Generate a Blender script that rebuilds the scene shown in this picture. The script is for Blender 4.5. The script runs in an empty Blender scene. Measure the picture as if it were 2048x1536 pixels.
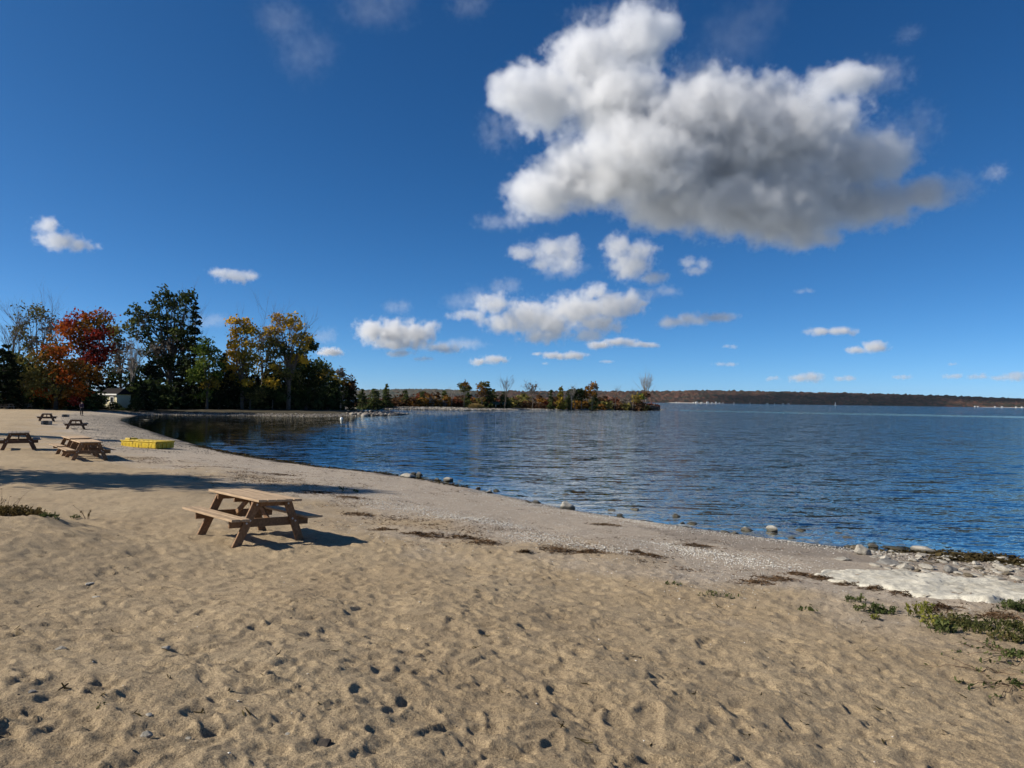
import bpy, bmesh, math, random
import numpy as np
from mathutils import Vector, Matrix

# ------------------------------------------------------------------ camera, sky, sun, exposure
SC = bpy.context.scene
COL = SC.collection
EYE = 3.1
FPX = 1420.0
PITCH, ROLL = math.radians(1.29), math.radians(0.81)
_f = np.array([0, math.cos(PITCH), math.sin(PITCH)])
_u = np.array([0, -math.sin(PITCH), math.cos(PITCH)])
_r = np.array([1.0, 0, 0])
CR = _r * math.cos(ROLL) + _u * math.sin(ROLL)
CU = -_r * math.sin(ROLL) + _u * math.cos(ROLL)
CF = _f
cam = bpy.data.cameras.new('camera')
camo = bpy.data.objects.new('camera', cam)
COL.objects.link(camo)
cam.sensor_width = 36
cam.lens = FPX / 2048 * 36
cam.clip_start = 0.1
cam.clip_end = 60000
camo.matrix_world = Matrix(((CR[0], CU[0], -CF[0], 0), (CR[1], CU[1], -CF[1], 0), (CR[2], CU[2], -CF[2], EYE), (0, 0, 0, 1)))
SC.camera = camo

SUN_EL = math.radians(33)
SUN_AZ = math.radians(6)          # the sun stands to the left, a little behind the camera's side
SUND = Vector((-math.cos(SUN_EL) * math.cos(SUN_AZ), -math.cos(SUN_EL) * math.sin(SUN_AZ), math.sin(SUN_EL)))
world = bpy.data.worlds.new('World')
SC.world = world
world.use_nodes = True
wn = world.node_tree
bg = wn.nodes['Background']
bg.inputs[1].default_value = 0.074
sky = wn.nodes.new('ShaderNodeTexSky')
sky.sky_type = 'NISHITA'
sky.sun_disc = False
sky.sun_elevation = SUN_EL
sky.sun_rotation = math.atan2(SUND.x, SUND.y)
sky.air_density, sky.dust_density, sky.ozone_density, sky.altitude = 0.42, 0.3, 10.0, 0
# the photograph's colour response, the same for the whole sky: out = k * (s * sky) ** g per channel
_sep = wn.nodes.new('ShaderNodeSeparateColor')
_com = wn.nodes.new('ShaderNodeCombineColor')
wn.links.new(sky.outputs[0], _sep.inputs[0])
for _i, (_k, _g) in enumerate(((2.75, 1.42), (1.52, 1.06), (1.20, 0.92))):
    _m1 = wn.nodes.new('ShaderNodeMath')
    _m1.operation = 'MULTIPLY'
    _m1.inputs[1].default_value = 0.105
    _m2 = wn.nodes.new('ShaderNodeMath')
    _m2.operation = 'POWER'
    _m2.inputs[1].default_value = _g
    _m3 = wn.nodes.new('ShaderNodeMath')
    _m3.operation = 'MULTIPLY'
    _m3.inputs[1].default_value = _k / 0.105
    wn.links.new(_sep.outputs[_i], _m1.inputs[0])
    wn.links.new(_m1.outputs[0], _m2.inputs[0])
    wn.links.new(_m2.outputs[0], _m3.inputs[0])
    wn.links.new(_m3.outputs[0], _com.inputs[_i])
wn.links.new(_com.outputs[0], bg.inputs[0])
sun = bpy.data.lights.new('sun', 'SUN')
sun.energy = 5.0
sun.angle = math.radians(0.5)
sun.color = (1.0, 0.93, 0.82)
suno = bpy.data.objects.new('sun', sun)
COL.objects.link(suno)
suno.rotation_euler = SUND.to_track_quat('Z', 'Y').to_euler()
SC.view_settings.view_transform = 'Standard'
SC.view_settings.look = 'None'
SC.view_settings.exposure = 0.5
SC.view_settings.gamma = 1.0
SC.view_settings.use_curve_mapping = False
SC.render.engine = 'CYCLES'
SC.cycles.use_denoising = True
SC.cycles.max_bounces = 8
SC.cycles.volume_bounces = 6
SC.cycles.diffuse_bounces = 3
SC.cycles.glossy_bounces = 3
SC.cycles.transparent_max_bounces = 12
SC.cycles.sample_clamp_indirect = 6

RNG = np.random.default_rng(7)
RND = random.Random(11)


# ------------------------------------------------------------------ helpers: pixels, noise
def ray(px, py):
    return CF + CR * (px - 1024) / FPX - CU * (py - 768) / FPX


def at_z(px, py, z=0.0):
    v = ray(px, py)
    t = (z - EYE) / v[2]
    return np.array([0, 0, EYE]) + v * t


def at_d(px, py, d):
    v = ray(px, py)
    return np.array([0, 0, EYE]) + v * (d / v[1])


def _hash(ix, iy, seed):
    h = (ix.astype(np.int64) * 374761393 + iy.astype(np.int64) * 668265263 + seed * 1442695041) & 0xFFFFFFFF
    h = ((h ^ (h >> 13)) * 1274126177) & 0xFFFFFFFF
    h = h ^ (h >> 16)
    return (h & 0xFFFF) / 65535.0


def vnoise(x, y, seed=0):
    x = np.asarray(x, float)
    y = np.asarray(y, float)
    ix = np.floor(x)
    iy = np.floor(y)
    fx = x - ix
    fy = y - iy
    fx = fx * fx * fx * (fx * (fx * 6 - 15) + 10)
    fy = fy * fy * fy * (fy * (fy * 6 - 15) + 10)
    a = _hash(ix, iy, seed)
    b = _hash(ix + 1, iy, seed)
    c = _hash(ix, iy + 1, seed)
    d = _hash(ix + 1, iy + 1, seed)
    return (a + (b - a) * fx) * (1 - fy) + (c + (d - c) * fx) * fy - 0.5


def fbm(x, y, oct=4, seed=0, gain=0.5):
    s = 0
    a = 1.0
    for i in range(oct):
        c, sn = math.cos(0.6 + i), math.sin(0.6 + i)
        s = s + a * vnoise(x * c - y * sn, x * sn + y * c, seed + i * 17)
        x = x * 2.03
        y = y * 2.03
        a *= gain
    return s


def smooth(t):
    t = np.clip(t, 0, 1)
    return t * t * (3 - 2 * t)


# ------------------------------------------------------------------ the shoreline and the lie of the land
SHORE_PX = [(1325, 820.6), (1200, 820.2), (1100, 819.8), (1010, 819.8), (930, 820.4), (850, 819.2), (760, 818.0), (692, 817.8),
            (655, 823), (705, 825.6), (760, 827.0), (803, 828.4), (792, 830.4), (720, 832), (640, 833.4), (560, 832.4), (500, 831.6), (420, 830.6),
            (335, 829.6), (278, 831), (244, 836), (240, 841), (262, 850), (300, 862), (340, 875), (400, 892), (430, 899.5),
            (500, 914), (560, 922), (640, 934), (760, 946), (860, 961), (960, 981), (1050, 1000), (1130, 1018), (1250, 1036),
            (1400, 1058), (1560, 1079), (1720, 1098), (1800, 1103), (1900, 1106), (2048, 1118)]
_sh = [at_z(px, py, 0.0)[:2] for px, py in SHORE_PX]
LAND = np.array(_sh + [(16, 13.9), (30, 12), (60, 6), (200, -20), (200, -400), (-700, -400), (-700, 800), (-330, 460), (-150, 335), (-60, 300),
                       (20, 312), (52, 303), (64, 292)])
SX, SY = np.append(LAND[:, 0], LAND[0, 0]), np.append(LAND[:, 1], LAND[0, 1])


def shore_dist(x, y):
    """signed distance to the water's edge, positive on land"""
    x = np.asarray(x, float)
    y = np.asarray(y, float)
    best = np.full(x.shape, 1e18)
    inside = np.zeros(x.shape, bool)
    for i in range(len(SX) - 1):
        ax, ay, bx, by = SX[i], SY[i], SX[i + 1], SY[i + 1]
        dx, dy = bx - ax, by - ay
        t = np.clip(((x - ax) * dx + (y - ay) * dy) / (dx * dx + dy * dy), 0, 1)
        q = (x - ax - t * dx) ** 2 + (y - ay - t * dy) ** 2
        best = np.minimum(best, q)
        c = ((ay > y) != (by > y))
        with np.errstate(divide='ignore', invalid='ignore'):
            xi = ax + (y - ay) * dx / (dy if dy != 0 else 1e-9)
        inside ^= (c & (x < xi))
    d = np.sqrt(best)
    return np.where(inside, d, -d)


DUNE = np.array([(14, -1), (8.5, 2.6), (6.0, 5.4), (4.6, 7.7), (3.1, 9.2), (1.2, 10.5), (-1.2, 11.3), (-3.2, 11.2), (-5.0, 11.4),
                 (-6.6, 12.4), (-8.5, 12.8), (-11, 12.6), (-16, 12.4), (-30, 12.0), (-60, 4), (-60, -60), (14, -60)])


def dune_dist(x, y):
    x = np.asarray(x, float)
    y = np.asarray(y, float)
    best = np.full(x.shape, 1e18)
    inside = np.zeros(x.shape, bool)
    n = len(DUNE)
    for i in range(n):
        ax, ay = DUNE[i]
        bx, by = DUNE[(i + 1) % n]
        dx, dy = bx - ax, by - ay
        t = np.clip(((x - ax) * dx + (y - ay) * dy) / (dx * dx + dy * dy), 0, 1)
        best = np.minimum(best, (x - ax - t * dx) ** 2 + (y - ay - t * dy) ** 2)
        c = ((ay > y) != (by > y))
        xi = ax + (y - ay) * dx / (dy if dy != 0 else 1e-9)
        inside ^= (c & (x < xi))
    d = np.sqrt(best)
    return np.where(inside, d, -d)


_SS = [-400, -60, -20, -6, -2, 0, 1, 3, 6, 10, 14, 25, 60, 200, 900]
_ZZ = [-14, -6, -2, -.55, -.18, 0, .10, .28, .49, .67, .73, .84, 1.2, 2.0, 6]


def base_z(x, y, s=None):
    x = np.asarray(x, float)
    y = np.asarray(y, float)
    if s is None:
        s = shore_dist(x, y)
    wob = fbm(x * 0.35, y * 0.35, 3, 5) * 0.10 * np.clip((s - 0.5) / 4, 0, 1)
    dd = dune_dist(x, y) + fbm(x * 0.9, y * 0.9, 2, 31) * 0.5
    left = smooth((-4.4 - x) / 3.5)
    hump = 0.74 * smooth(dd / 9.5) + left * 0.27 * smooth((dd + 0.1) / 1.3) * (1 - 0.55 * smooth(dd / 9.5))
    return np.interp(s, _SS, _ZZ) + wob + np.where(dd > -1, hump, 0)


def ground_hit(px, py):
    v = ray(px, py)
    t = np.geomspace(1.5, 900, 5000)
    P = np.array([0, 0, EYE])[None, :] + v[None, :] * t[:, None]
    m = P[:, 2] < 40
    g = base_z(P[:, 0], P[:, 1]) - P[:, 2]
    k = np.argmax(g > 0)
    if k == 0:
        return P[0]
    a = g[k - 1] / (g[k - 1] - g[k])
    return P[k - 1] + (P[k] - P[k - 1]) * a


# old footprints in the dry sand: (x, y, angle, half length, half width, depth)
PRINT_PX = [(325, 1237), (205, 1152), (345, 1142), (270, 1113), (367, 1314), (612, 1270), (525, 1213), (540, 1375), (600, 1380), (410, 1430),
            (130, 1455), (170, 1450), (150, 1500), (560, 1460), (540, 1500), (720, 1385), (820, 1310), (1215, 1365), (1310, 1360), (870, 1470),
            (980, 1390), (1120, 1410), (700, 1330), (640, 1490), (250, 1300), (90, 1250), (60, 1150), (1420, 1330), (1000, 1180), (880, 1130), (1150, 1260)]
PRINTS = []
for px, py in PRINT_PX:
    p = ground_hit(px, py)
    PRINTS.append((p[0], p[1], RND.uniform(-.5, .6) + (1.57 if RND.random() < .3 else 0.3), RND.uniform(.10, .145), RND.uniform(.055, .075), RND.uniform(.012, .019)))
for i in range(2600):
    r = math.sqrt(RND.uniform(2.2 ** 2, 15.5 ** 2))
    a = RND.uniform(-.85, .85)
    x, y = r * math.sin(a), r * math.cos(a)
    PRINTS.append((x, y, RND.uniform(-.8, .8) + (1.57 if RND.random() < .35 else 0), RND.uniform(.09, .16), RND.uniform(.05, .09), RND.choice([.009, .012, .0135, .015])))
for i in range(2600):
    r = math.sqrt(RND.uniform(2.2 ** 2, 16 ** 2))
    a = RND.uniform(-.85, .85)
    PRINTS.append((r * math.sin(a), r * math.cos(a), RND.uniform(-1.2, 1.2), RND.uniform(.05, .11), RND.uniform(.03, .06), RND.choice([.005, .008, .011])))
_PR = np.array(PRINTS)


def relief(x, y, s, dd):
    """trampled sand: soft hummocks and footprints, strongest on the dry dune"""
    x = np.asarray(x, float)
    y = np.asarray(y, float)
    dry = smooth((s - 3.0) / 3.5)
    r = np.hypot(x, y)
    near = smooth((70 - r) / 50)
    h = fbm(x * 1.5, y * 1.5, 2, 61) * 0.026 * dry
    wx = x + 0.25 * vnoise(x * 3, y * 3, 3)
    wy = y + 0.25 * vnoise(x * 3 + 9, y * 3, 4)
    h = h + fbm(wx * 5.0, wy * 5.0, 3, 77, .6) * 0.022 * dry * near
    h = h + fbm(wx * 13, wy * 13, 2, 90, .5) * 0.010 * dry * near
    rg = 1 - 2.2 * np.abs(vnoise(wx * 5.5 + 7, wy * 7.5, 41))
    h = h + (rg * rg * np.sign(rg) * .016 + (1 - 2 * np.abs(vnoise(wx * 15, wy * 19, 43))) * .0065) * dry * smooth((22 - r) / 8)
    h = h + fbm(x * 30, y * 30, 2, 47, .6) * .006 * smooth((14 - r) / 8) * np.clip(s / 1.5, 0, 1)
    h = h + fbm(x * 2.6, y * 2.6, 3, 15) * 0.02 * (1 - dry) * np.clip(s / 1.0, 0, 1)
    m = np.where((r < 17) & (dd > -3.0))[0]
    if len(m):
        xs, ys = x[m], y[m]
        acc = np.zeros(len(m))
        order = np.argsort(ys)
        xs, ys = xs[order], ys[order]
        for (fx, fy, fa, fl, fw, fd) in _PR:
            R = fl * 2.4
            lo, hi = np.searchsorted(ys, (fy - R, fy + R))
            if hi <= lo:
                continue
            seg = np.where(np.abs(xs[lo:hi] - fx) < R)[0] + lo
            if not len(seg):
                continue
            ca, sa = math.cos(fa), math.sin(fa)
            ux, uy = xs[seg] - fx, ys[seg] - fy
            u = (ux * ca + uy * sa) / fl
            v = (-ux * sa + uy * ca) / fw
            v = v * (1 + 0.25 * np.tanh(u * 1.5))
            q = np.sqrt(u * u + v * v)
            pw = 7 if fd > .0129 else 4
            acc[seg] += -fd * np.exp(-(q / .98) ** pw) * (1 + .35 * u) + fd * 0.42 * np.exp(-((q - 1.22) / .24) ** 2)
        inv = np.empty(len(m))
        inv[order] = np.clip(acc, -.019, .016)
        h[m] = h[m] + inv * smooth((dd[m] + 3.0) / 2.5)
    return h


def surf_z(x, y):
    x = np.atleast_1d(np.asarray(x, float))
    y = np.atleast_1d(np.asarray(y, float))
    s = shore_dist(x, y)
    return base_z(x, y, s) + relief(x, y, s, dune_dist(x, y))


def gz(x, y):
    return float(surf_z(x, y)[0])


# ------------------------------------------------------------------ helpers: objects and materials
def tag(o, label=None, cat=None, group=None, kind=None):
    if label:
        o['label'] = label
    if cat:
        o['category'] = cat
    if group:
        o['group'] = group
    if kind:
        o['kind'] = kind
    return o


def empty(name, loc, rz=0.0):
    o = bpy.data.objects.new(name, None)
    COL.objects.link(o)
    o.location = loc
    o.rotation_euler = (0, 0, rz)
    o.empty_display_size = 0.2
    return o


def mesh_obj(name, verts, faces, m, parent=None, smooth_=False, mats=None, fmat=None):
    me = bpy.data.meshes.new(name)
    if isinstance(verts, np.ndarray):
        faces = np.asarray(faces, np.int32)
        k = faces.shape[1]
        me.vertices.add(len(verts))
        me.vertices.foreach_set('co', verts.astype(np.float32).ravel())
        me.loops.add(faces.size)
        me.loops.foreach_set('vertex_index', faces.ravel())
        me.polygons.add(len(faces))
        me.polygons.foreach_set('loop_start', np.arange(0, faces.size, k, dtype=np.int32))
        me.update(calc_edges=True)
    else:
        me.from_pydata(verts, [], faces)
        me.update()
    for q in (mats or [m]):
        me.materials.append(q)
    if fmat is not None:
        me.polygons.foreach_set('material_index', np.asarray(fmat, np.int32))
    if smooth_:
        me.polygons.foreach_set('use_smooth', np.ones(len(me.polygons), bool))
    o = bpy.data.objects.new(name, me)
    COL.objects.link(o)
    if parent:
        o.parent = parent
    return o


def copy_tree(o, parent=None):
    c = o.copy()
    COL.objects.link(c)
    if parent:
        c.parent = parent
    for ch in list(o.children):
        copy_tree(ch, c)
    return c


class MB:
    def __init__(self):
        self.v, self.f = [], []

    def box(self, size, loc=(0, 0, 0), rot=None, bev=0.0):
        sx, sy, sz = size[0] / 2, size[1] / 2, size[2] / 2
        M = rot if rot is not None else Matrix.Identity(3)
        n = len(self.v)
        if bev <= 0:
            for x, y, z in ((-1, -1, -1), (1, -1, -1), (1, 1, -1), (-1, 1, -1), (-1, -1, 1), (1, -1, 1), (1, 1, 1), (-1, 1, 1)):
                self.v.append(tuple(M @ Vector((x * sx, y * sy, z * sz)) + Vector(loc)))
            for q in ((0, 3, 2, 1), (4, 5, 6, 7), (0, 1, 5, 4), (1, 2, 6, 5), (2, 3, 7, 6), (3, 0, 4, 7)):
                self.f.append(tuple(n + i for i in q))
        else:
            bm = bmesh.new()
            bmesh.ops.create_cube(bm, size=1)
            for w in bm.verts:
                w.co = Vector((w.co.x * 2 * sx, w.co.y * 2 * sy, w.co.z * 2 * sz))
            bmesh.ops.bevel(bm, geom=bm.edges[:], offset=bev, segments=1, affect='EDGES')
            bm.verts.index_update()
            for w in bm.verts:
                self.v.append(tuple(M @ w.co + Vector(loc)))
            for q in bm.faces:
                self.f.append(tuple(n + w.index for w in q.verts))
            bm.free()
        return self

    def beam(self, a, b, w, t, side=(1, 0, 0), bev=0.0):
        """a board from a to b, w wide across `side`'s normal plane, t thick along side"""
        a, b = Vector(a), Vector(b)
        y = (b - a)
        L = y.length
        y.normalize()
        x = Vector(side)
        x = (x - y * x.dot(y)).normalized()
        z = x.cross(y)
        M = Matrix((x, y, z)).transposed()
        return self.box((t, L, w), (a + b) / 2, M, bev)

    def tube(self, pts, rad, n=6, cap=True):
        base = len(self.v)
        pts = [Vector(p) for p in pts]
        for i, p in enumerate(pts):
            d = (pts[min(i + 1, len(pts) - 1)] - pts[max(i - 1, 0)])
            d = d.normalized() if d.length > 1e-9 else Vector((0, 0, 1))
            a = d.orthogonal().normalized() if abs(d.z) > .99 else d.cross(Vector((0, 0, 1))).normalized()
            b = d.cross(a)
            for k in range(n):
                t = 2 * math.pi * k / n
                self.v.append(tuple(p + (a * math.cos(t) + b * math.sin(t)) * rad[i]))
        for i in range(len(pts) - 1):
            for k in range(n):
                k2 = (k + 1) % n
                self.f.append((base + i * n + k, base + i * n + k2, base + (i + 1) * n + k2, base + (i + 1) * n + k))
        if cap:
            self.f.append(tuple(base + k for k in reversed(range(n))))
            self.f.append(tuple(base + (len(pts) - 1) * n + k for k in range(n)))
        return self

    def build(self, name, m, parent=None, smooth_=False):
        return mesh_obj(name, self.v, self.f, m, parent, smooth_)


class Nodes:
    def __init__(self, name):
        self.m = bpy.data.materials.new(name)
        self.m.use_nodes = True
        self.t = self.m.node_tree
        self.t.nodes.clear()
        self.out = self.t.nodes.new('ShaderNodeOutputMaterial')

    def n(self, typ, **kw):
        x = self.t.nodes.new(typ)
        for a, b in kw.items():
            setattr(x, a, b)
        return x

    def put(self, sock, v):
        if isinstance(v, bpy.types.NodeSocket):
            self.t.links.new(v, sock)
        elif v is not None:
            if sock.type == 'RGBA' and len(v) == 3:
                v = (*v, 1)
            sock.default_value = v

    def math(self, op, a, b=0.0, c=0.0, clamp=False):
        x = self.n('ShaderNodeMath', operation=op)
        x.use_clamp = clamp
        for i, q in enumerate((a, b, c)):
            self.put(x.inputs[i], q)
        return x.outputs[0]

    def vmath(self, op, a, b=(0, 0, 0), scale=None):
        x = self.n('ShaderNodeVectorMath', operation=op)
        self.put(x.inputs[0], a)
        self.put(x.inputs[1], b)
        if scale is not None:
            self.put(x.inputs['Scale'], scale)
        return x.outputs['Value'] if op in ('LENGTH', 'DOT_PRODUCT', 'DISTANCE') else x.outputs['Vector']

    def noise(self, vec, scale, detail=3, rough=.55, out=0, dist=0.0):
        x = self.n('ShaderNodeTexNoise')
        self.put(x.inputs['Vector'], vec)
        x.inputs['Scale'].default_value = scale
        x.inputs['Detail'].default_value = detail
        x.inputs['Roughness'].default_value = rough
        x.inputs['Distortion'].default_value = dist
        return x.outputs[out]

    def ramp(self, fac, stops, interp='LINEAR'):
        x = self.n('ShaderNodeValToRGB')
        x.color_ramp.interpolation = interp
        e = x.color_ramp.elements
        while len(e) < len(stops):
            e.new(0.5)
        for q, (p, c) in zip(e, stops):
            q.position = p
            q.color = (*c, 1) if len(c) == 3 else c
        self.put(x.inputs[0], fac)
        return x.outputs[0]

    def step(self, fac, a, b):
        x = self.n('ShaderNodeMapRange')
        x.interpolation_type = 'SMOOTHSTEP'
        self.put(x.inputs[0], fac)
        x.inputs[1].default_value = a
        x.inputs[2].default_value = b
        return x.outputs[0]

    def mix(self, fac, a, b, mode='MIX'):
        x = self.n('ShaderNodeMix', data_type='RGBA', blend_type=mode)
        self.put(x.inputs[0], fac)
        self.put(x.inputs[6], a)
        self.put(x.inputs[7], b)
        return x.outputs[2]

    def attr(self, name):
        x = self.n('ShaderNodeAttribute')
        x.attribute_name = name
        return x.outputs['Fac']

    def obj(self):
        return self.n('ShaderNodeTexCoord').outputs['Object']

    def pos(self):
        return self.n('ShaderNodeNewGeometry').outputs['Position']

    def rnd(self):
        return self.n('ShaderNodeNewGeometry').outputs['Random Per Island']

    def bump(self, h, strength=.4, dist=.02, normal=None):
        x = self.n('ShaderNodeBump')
        x.inputs['Strength'].default_value = strength
        x.inputs['Distance'].default_value = dist
        self.put(x.inputs['Height'], h)
        if normal is not None:
            self.put(x.inputs['Normal'], normal)
        return x.outputs[0]

    def principled(self, col, rough=.8, spec=.3, normal=None, **kw):
        b = self.n('ShaderNodeBsdfPrincipled')
        self.put(b.inputs['Base Color'], col)
        self.put(b.inputs['Roughness'], rough)
        self.put(b.inputs['Specular IOR Level'], spec)
        if normal is not None:
            self.put(b.inputs['Normal'], normal)
        for k, v in kw.items():
            self.put(b.inputs[k], v)
        return b.outputs[0]

    def done(self, shader):
        self.t.links.new(shader, self.out.inputs['Surface'])
        return self.m


def mat_sand():
    N = Nodes('beach_sand')
    p = N.pos()
    damp, lower, gravel, forest, alg = (N.attr(k) for k in ('damp', 'lower', 'gravel', 'forest', 'algae'))
    big = N.noise(p, .55, 3)
    med = N.noise(p, 6, 4, .6)
    fine = N.noise(p, 62, 4, .8)
    grain = N.noise(p, 165, 3, .8)
    c = N.ramp(big, [(.3, (.345, .260, .157)), (.7, (.42, .325, .203))])
    low = N.ramp(med, [(.3, (.32, .265, .202)), (.7, (.475, .405, .32))])
    c = N.mix(lower, c, low)
    c = N.mix(N.math('MULTIPLY', N.step(med, .48, .68), .35), c, (.20, .15, .097, 1))
    g = N.ramp(fine, [(.30, (.42, .39, .37)), (.5, (1, 1, 1)), (.70, (1.38, 1.36, 1.32))])
    c = N.mix(.8, c, g, 'MULTIPLY')
    g2 = N.ramp(grain, [(.32, (.30, .27, .25)), (.5, (1, 1, 1)), (.68, (1.5, 1.47, 1.42))])
    c = N.mix(.75, c, g2, 'MULTIPLY')
    vo = N.n('ShaderNodeTexVoronoi', feature='F1')
    N.put(vo.inputs['Vector'], p)
    vo.inputs['Scale'].default_value = 26
    speck = N.math('MULTIPLY', N.math('LESS_THAN', vo.outputs['Distance'], .17), N.math('GREATER_THAN', N.noise(p, 26, 0), .62))
    c = N.mix(N.math('MULTIPLY', speck, .8), c, (.09, .065, .045, 1))
    # shell chips too small to build, on the lower beach
    vs = N.n('ShaderNodeTexVoronoi', feature='F1')
    N.put(vs.inputs['Vector'], p)
    vs.inputs['Scale'].default_value = 21
    chip = N.math('MULTIPLY', N.math('LESS_THAN', vs.outputs['Distance'], .26), N.math('GREATER_THAN', N.noise(p, 3.2, 4, .75), .53))
    c = N.mix(N.math('MULTIPLY', N.math('MULTIPLY', chip, lower), .85), c, (.56, .52, .45, 1))
    vd = N.n('ShaderNodeTexVoronoi', feature='F1')
    N.put(vd.inputs['Vector'], p)
    vd.inputs['Scale'].default_value = 15
    chip = N.math('MULTIPLY', N.math('LESS_THAN', vd.outputs['Distance'], .24), N.math('GREATER_THAN', N.noise(p, 2.4, 4, .75), .50))
    c = N.mix(N.math('MULTIPLY', N.math('MULTIPLY', chip, lower), .75), c, (.085, .06, .04, 1))
    # gravel at the bay's edge, forest floor, algae film
    gr = N.noise(p, 9, 4, .7)
    gc = N.ramp(gr, [(.35, (.07, .06, .045)), (.5, (.20, .17, .13)), (.66, (.40, .36, .30))])
    c = N.mix(gravel, c, gc)
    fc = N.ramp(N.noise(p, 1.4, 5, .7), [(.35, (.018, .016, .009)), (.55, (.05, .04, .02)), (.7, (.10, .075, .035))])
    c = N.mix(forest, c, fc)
    ac = N.ramp(N.noise(p, 11, 4, .7), [(.35, (.018, .015, .008)), (.52, (.06, .045, .02)), (.68, (.14, .11, .06))])
    c = N.mix(alg, c, ac)
    c = N.mix(damp, c, N.mix(1.0, c, (.40, .38, .37, 1), 'MULTIPLY'))
    nb = N.bump(grain, .8, .008)
    nb = N.bump(fine, .8, .016, nb)
    nb = N.bump(N.noise(p, 34, 4, .7), .7, .03, nb)
    rough = N.math('SUBTRACT', .95, N.math('MULTIPLY', damp, .4))
    return N.done(N.principled(c, rough, .25, nb))


def mat_water():
    N = Nodes('lake_water')
    p = N.pos()
    depth = N.attr('depth')

    def slopes(scale, sx, sy, detail, rot=0.0):
        mp = N.n('ShaderNodeMapping')
        N.put(mp.inputs[0], p)
        mp.inputs['Rotation'].default_value = (0, 0, rot)
        mp.inputs['Scale'].default_value = (sx, sy, 1)
        return N.vmath('SUBTRACT', N.noise(mp.outputs[0], scale, detail, .55, 1, .3), (.5, .5, .5))
    a = slopes(2.3, .22, 1.0, 1, .05)
    b = slopes(6.0, .28, 1.0, 2, -.06)
    c = slopes(17, .45, 1.0, 1, .1)
    sl = N.vmath('ADD', N.vmath('MULTIPLY', a, (.45, 1.1, 0)), N.vmath('MULTIPLY', b, (.5, 1.3, 0)))
    sl = N.vmath('ADD', sl, N.vmath('MULTIPLY', c, (.4, .9, 0)))
    # wind patches and slicks
    mp = N.n('ShaderNodeMapping')
    N.put(mp.inputs[0], p)
    mp.inputs['Rotation'].default_value = (0, 0, .05)
    mp.inputs['Scale'].default_value = (.0016, .011, 1)
    wind = N.step(N.noise(mp.outputs[0], 1, 3, .5), .33, .48)
    amp = N.math('MULTIPLY_ADD', wind, .62, .38)
    calm = N.attr('calm')
    amp = N.math('MULTIPLY', amp, N.math('SUBTRACT', 1.0, N.math('MULTIPLY', calm, .97)))
    sl = N.vmath('SCALE', sl, scale=amp)
    nrm = N.vmath('NORMALIZE', N.vmath('ADD', sl, (0, 0, 1)))
    fr = N.n('ShaderNodeFresnel')
    fr.inputs['IOR'].default_value = 1.33
    N.put(fr.inputs['Normal'], nrm)
    gl = N.n('ShaderNodeBsdfGlossy')
    gl.inputs['Roughness'].default_value = .025
    gl.inputs['Color'].default_value = (.73, .74, .68, 1)
    N.put(gl.inputs['Normal'], nrm)
    df = N.n('ShaderNodeBsdfDiffuse')
    df.inputs['Color'].default_value = (.056, .066, .058, 1)
    tr = N.n('ShaderNodeBsdfTransparent')
    tr.inputs['Color'].default_value = (.50, .46, .34, 1)
    body = N.n('ShaderNodeMixShader')
    N.put(body.inputs[0], depth)
    N.put(body.inputs[1], tr.outputs[0])
    N.put(body.inputs[2], df.outputs[0])
    top = N.n('ShaderNodeMixShader')
    N.put(top.inputs[0], fr.outputs[0])
    N.put(top.inputs[1], body.outputs[0])
    N.put(top.inputs[2], gl.outputs[0])
    return N.done(top.outputs[0])


def mat_wood(name, c1, c2, dark=.6):
    N = Nodes(name)
    o = N.obj()
    mp = N.n('ShaderNodeMapping')
    N.put(mp.inputs[0], o)
    mp.inputs['Scale'].default_value = (14, 1.6, 14)
    g = N.noise(mp.outputs[0], 2.2, 5, .65)
    info = N.n('ShaderNodeObjectInfo').outputs['Random']
    c = N.ramp(g, [(.3, tuple(q * dark for q in c1)), (.48, c1), (.7, c2)])
    hv = N.n('ShaderNodeHueSaturation')
    N.put(hv.inputs['Color'], c)
    N.put(hv.inputs['Value'], N.math('MULTIPLY_ADD', info, .35, .82))
    kn = N.noise(o, 4, 3, .7)
    c = N.mix(N.math('MULTIPLY', N.step(kn, .62, .72), .5), hv.outputs[0], (.09, .055, .03, 1))
    return N.done(N.principled(c, .75, .3, N.bump(g, .25, .01)))


def mat_plain(name, c1, c2=None, scale=4, rough=.7, bump=0.0, spec=.3, detail=4):
    N = Nodes(name)
    c2 = c2 or tuple(q * .7 for q in c1)
    n = N.noise(N.obj(), scale, detail, .62)
    c = N.ramp(n, [(.34, c2), (.66, c1)])
    return N.done(N.principled(c, rough, spec, N.bump(n, bump, .03) if bump else None))


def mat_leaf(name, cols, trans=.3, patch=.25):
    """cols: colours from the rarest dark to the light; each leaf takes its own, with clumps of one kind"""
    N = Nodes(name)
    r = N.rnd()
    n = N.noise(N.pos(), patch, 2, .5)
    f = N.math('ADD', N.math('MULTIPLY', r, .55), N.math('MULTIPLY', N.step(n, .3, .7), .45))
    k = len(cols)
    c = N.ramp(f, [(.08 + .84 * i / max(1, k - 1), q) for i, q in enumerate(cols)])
    d = N.n('ShaderNodeBsdfDiffuse')
    N.put(d.inputs[0], c)
    t = N.n('ShaderNodeBsdfTranslucent')
    N.put(t.inputs[0], c)
    mx = N.n('ShaderNodeMixShader')
    mx.inputs[0].default_value = trans
    N.put(mx.inputs[1], d.outputs[0])
    N.put(mx.inputs[2], t.outputs[0])
    return N.done(mx.outputs[0])


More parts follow.
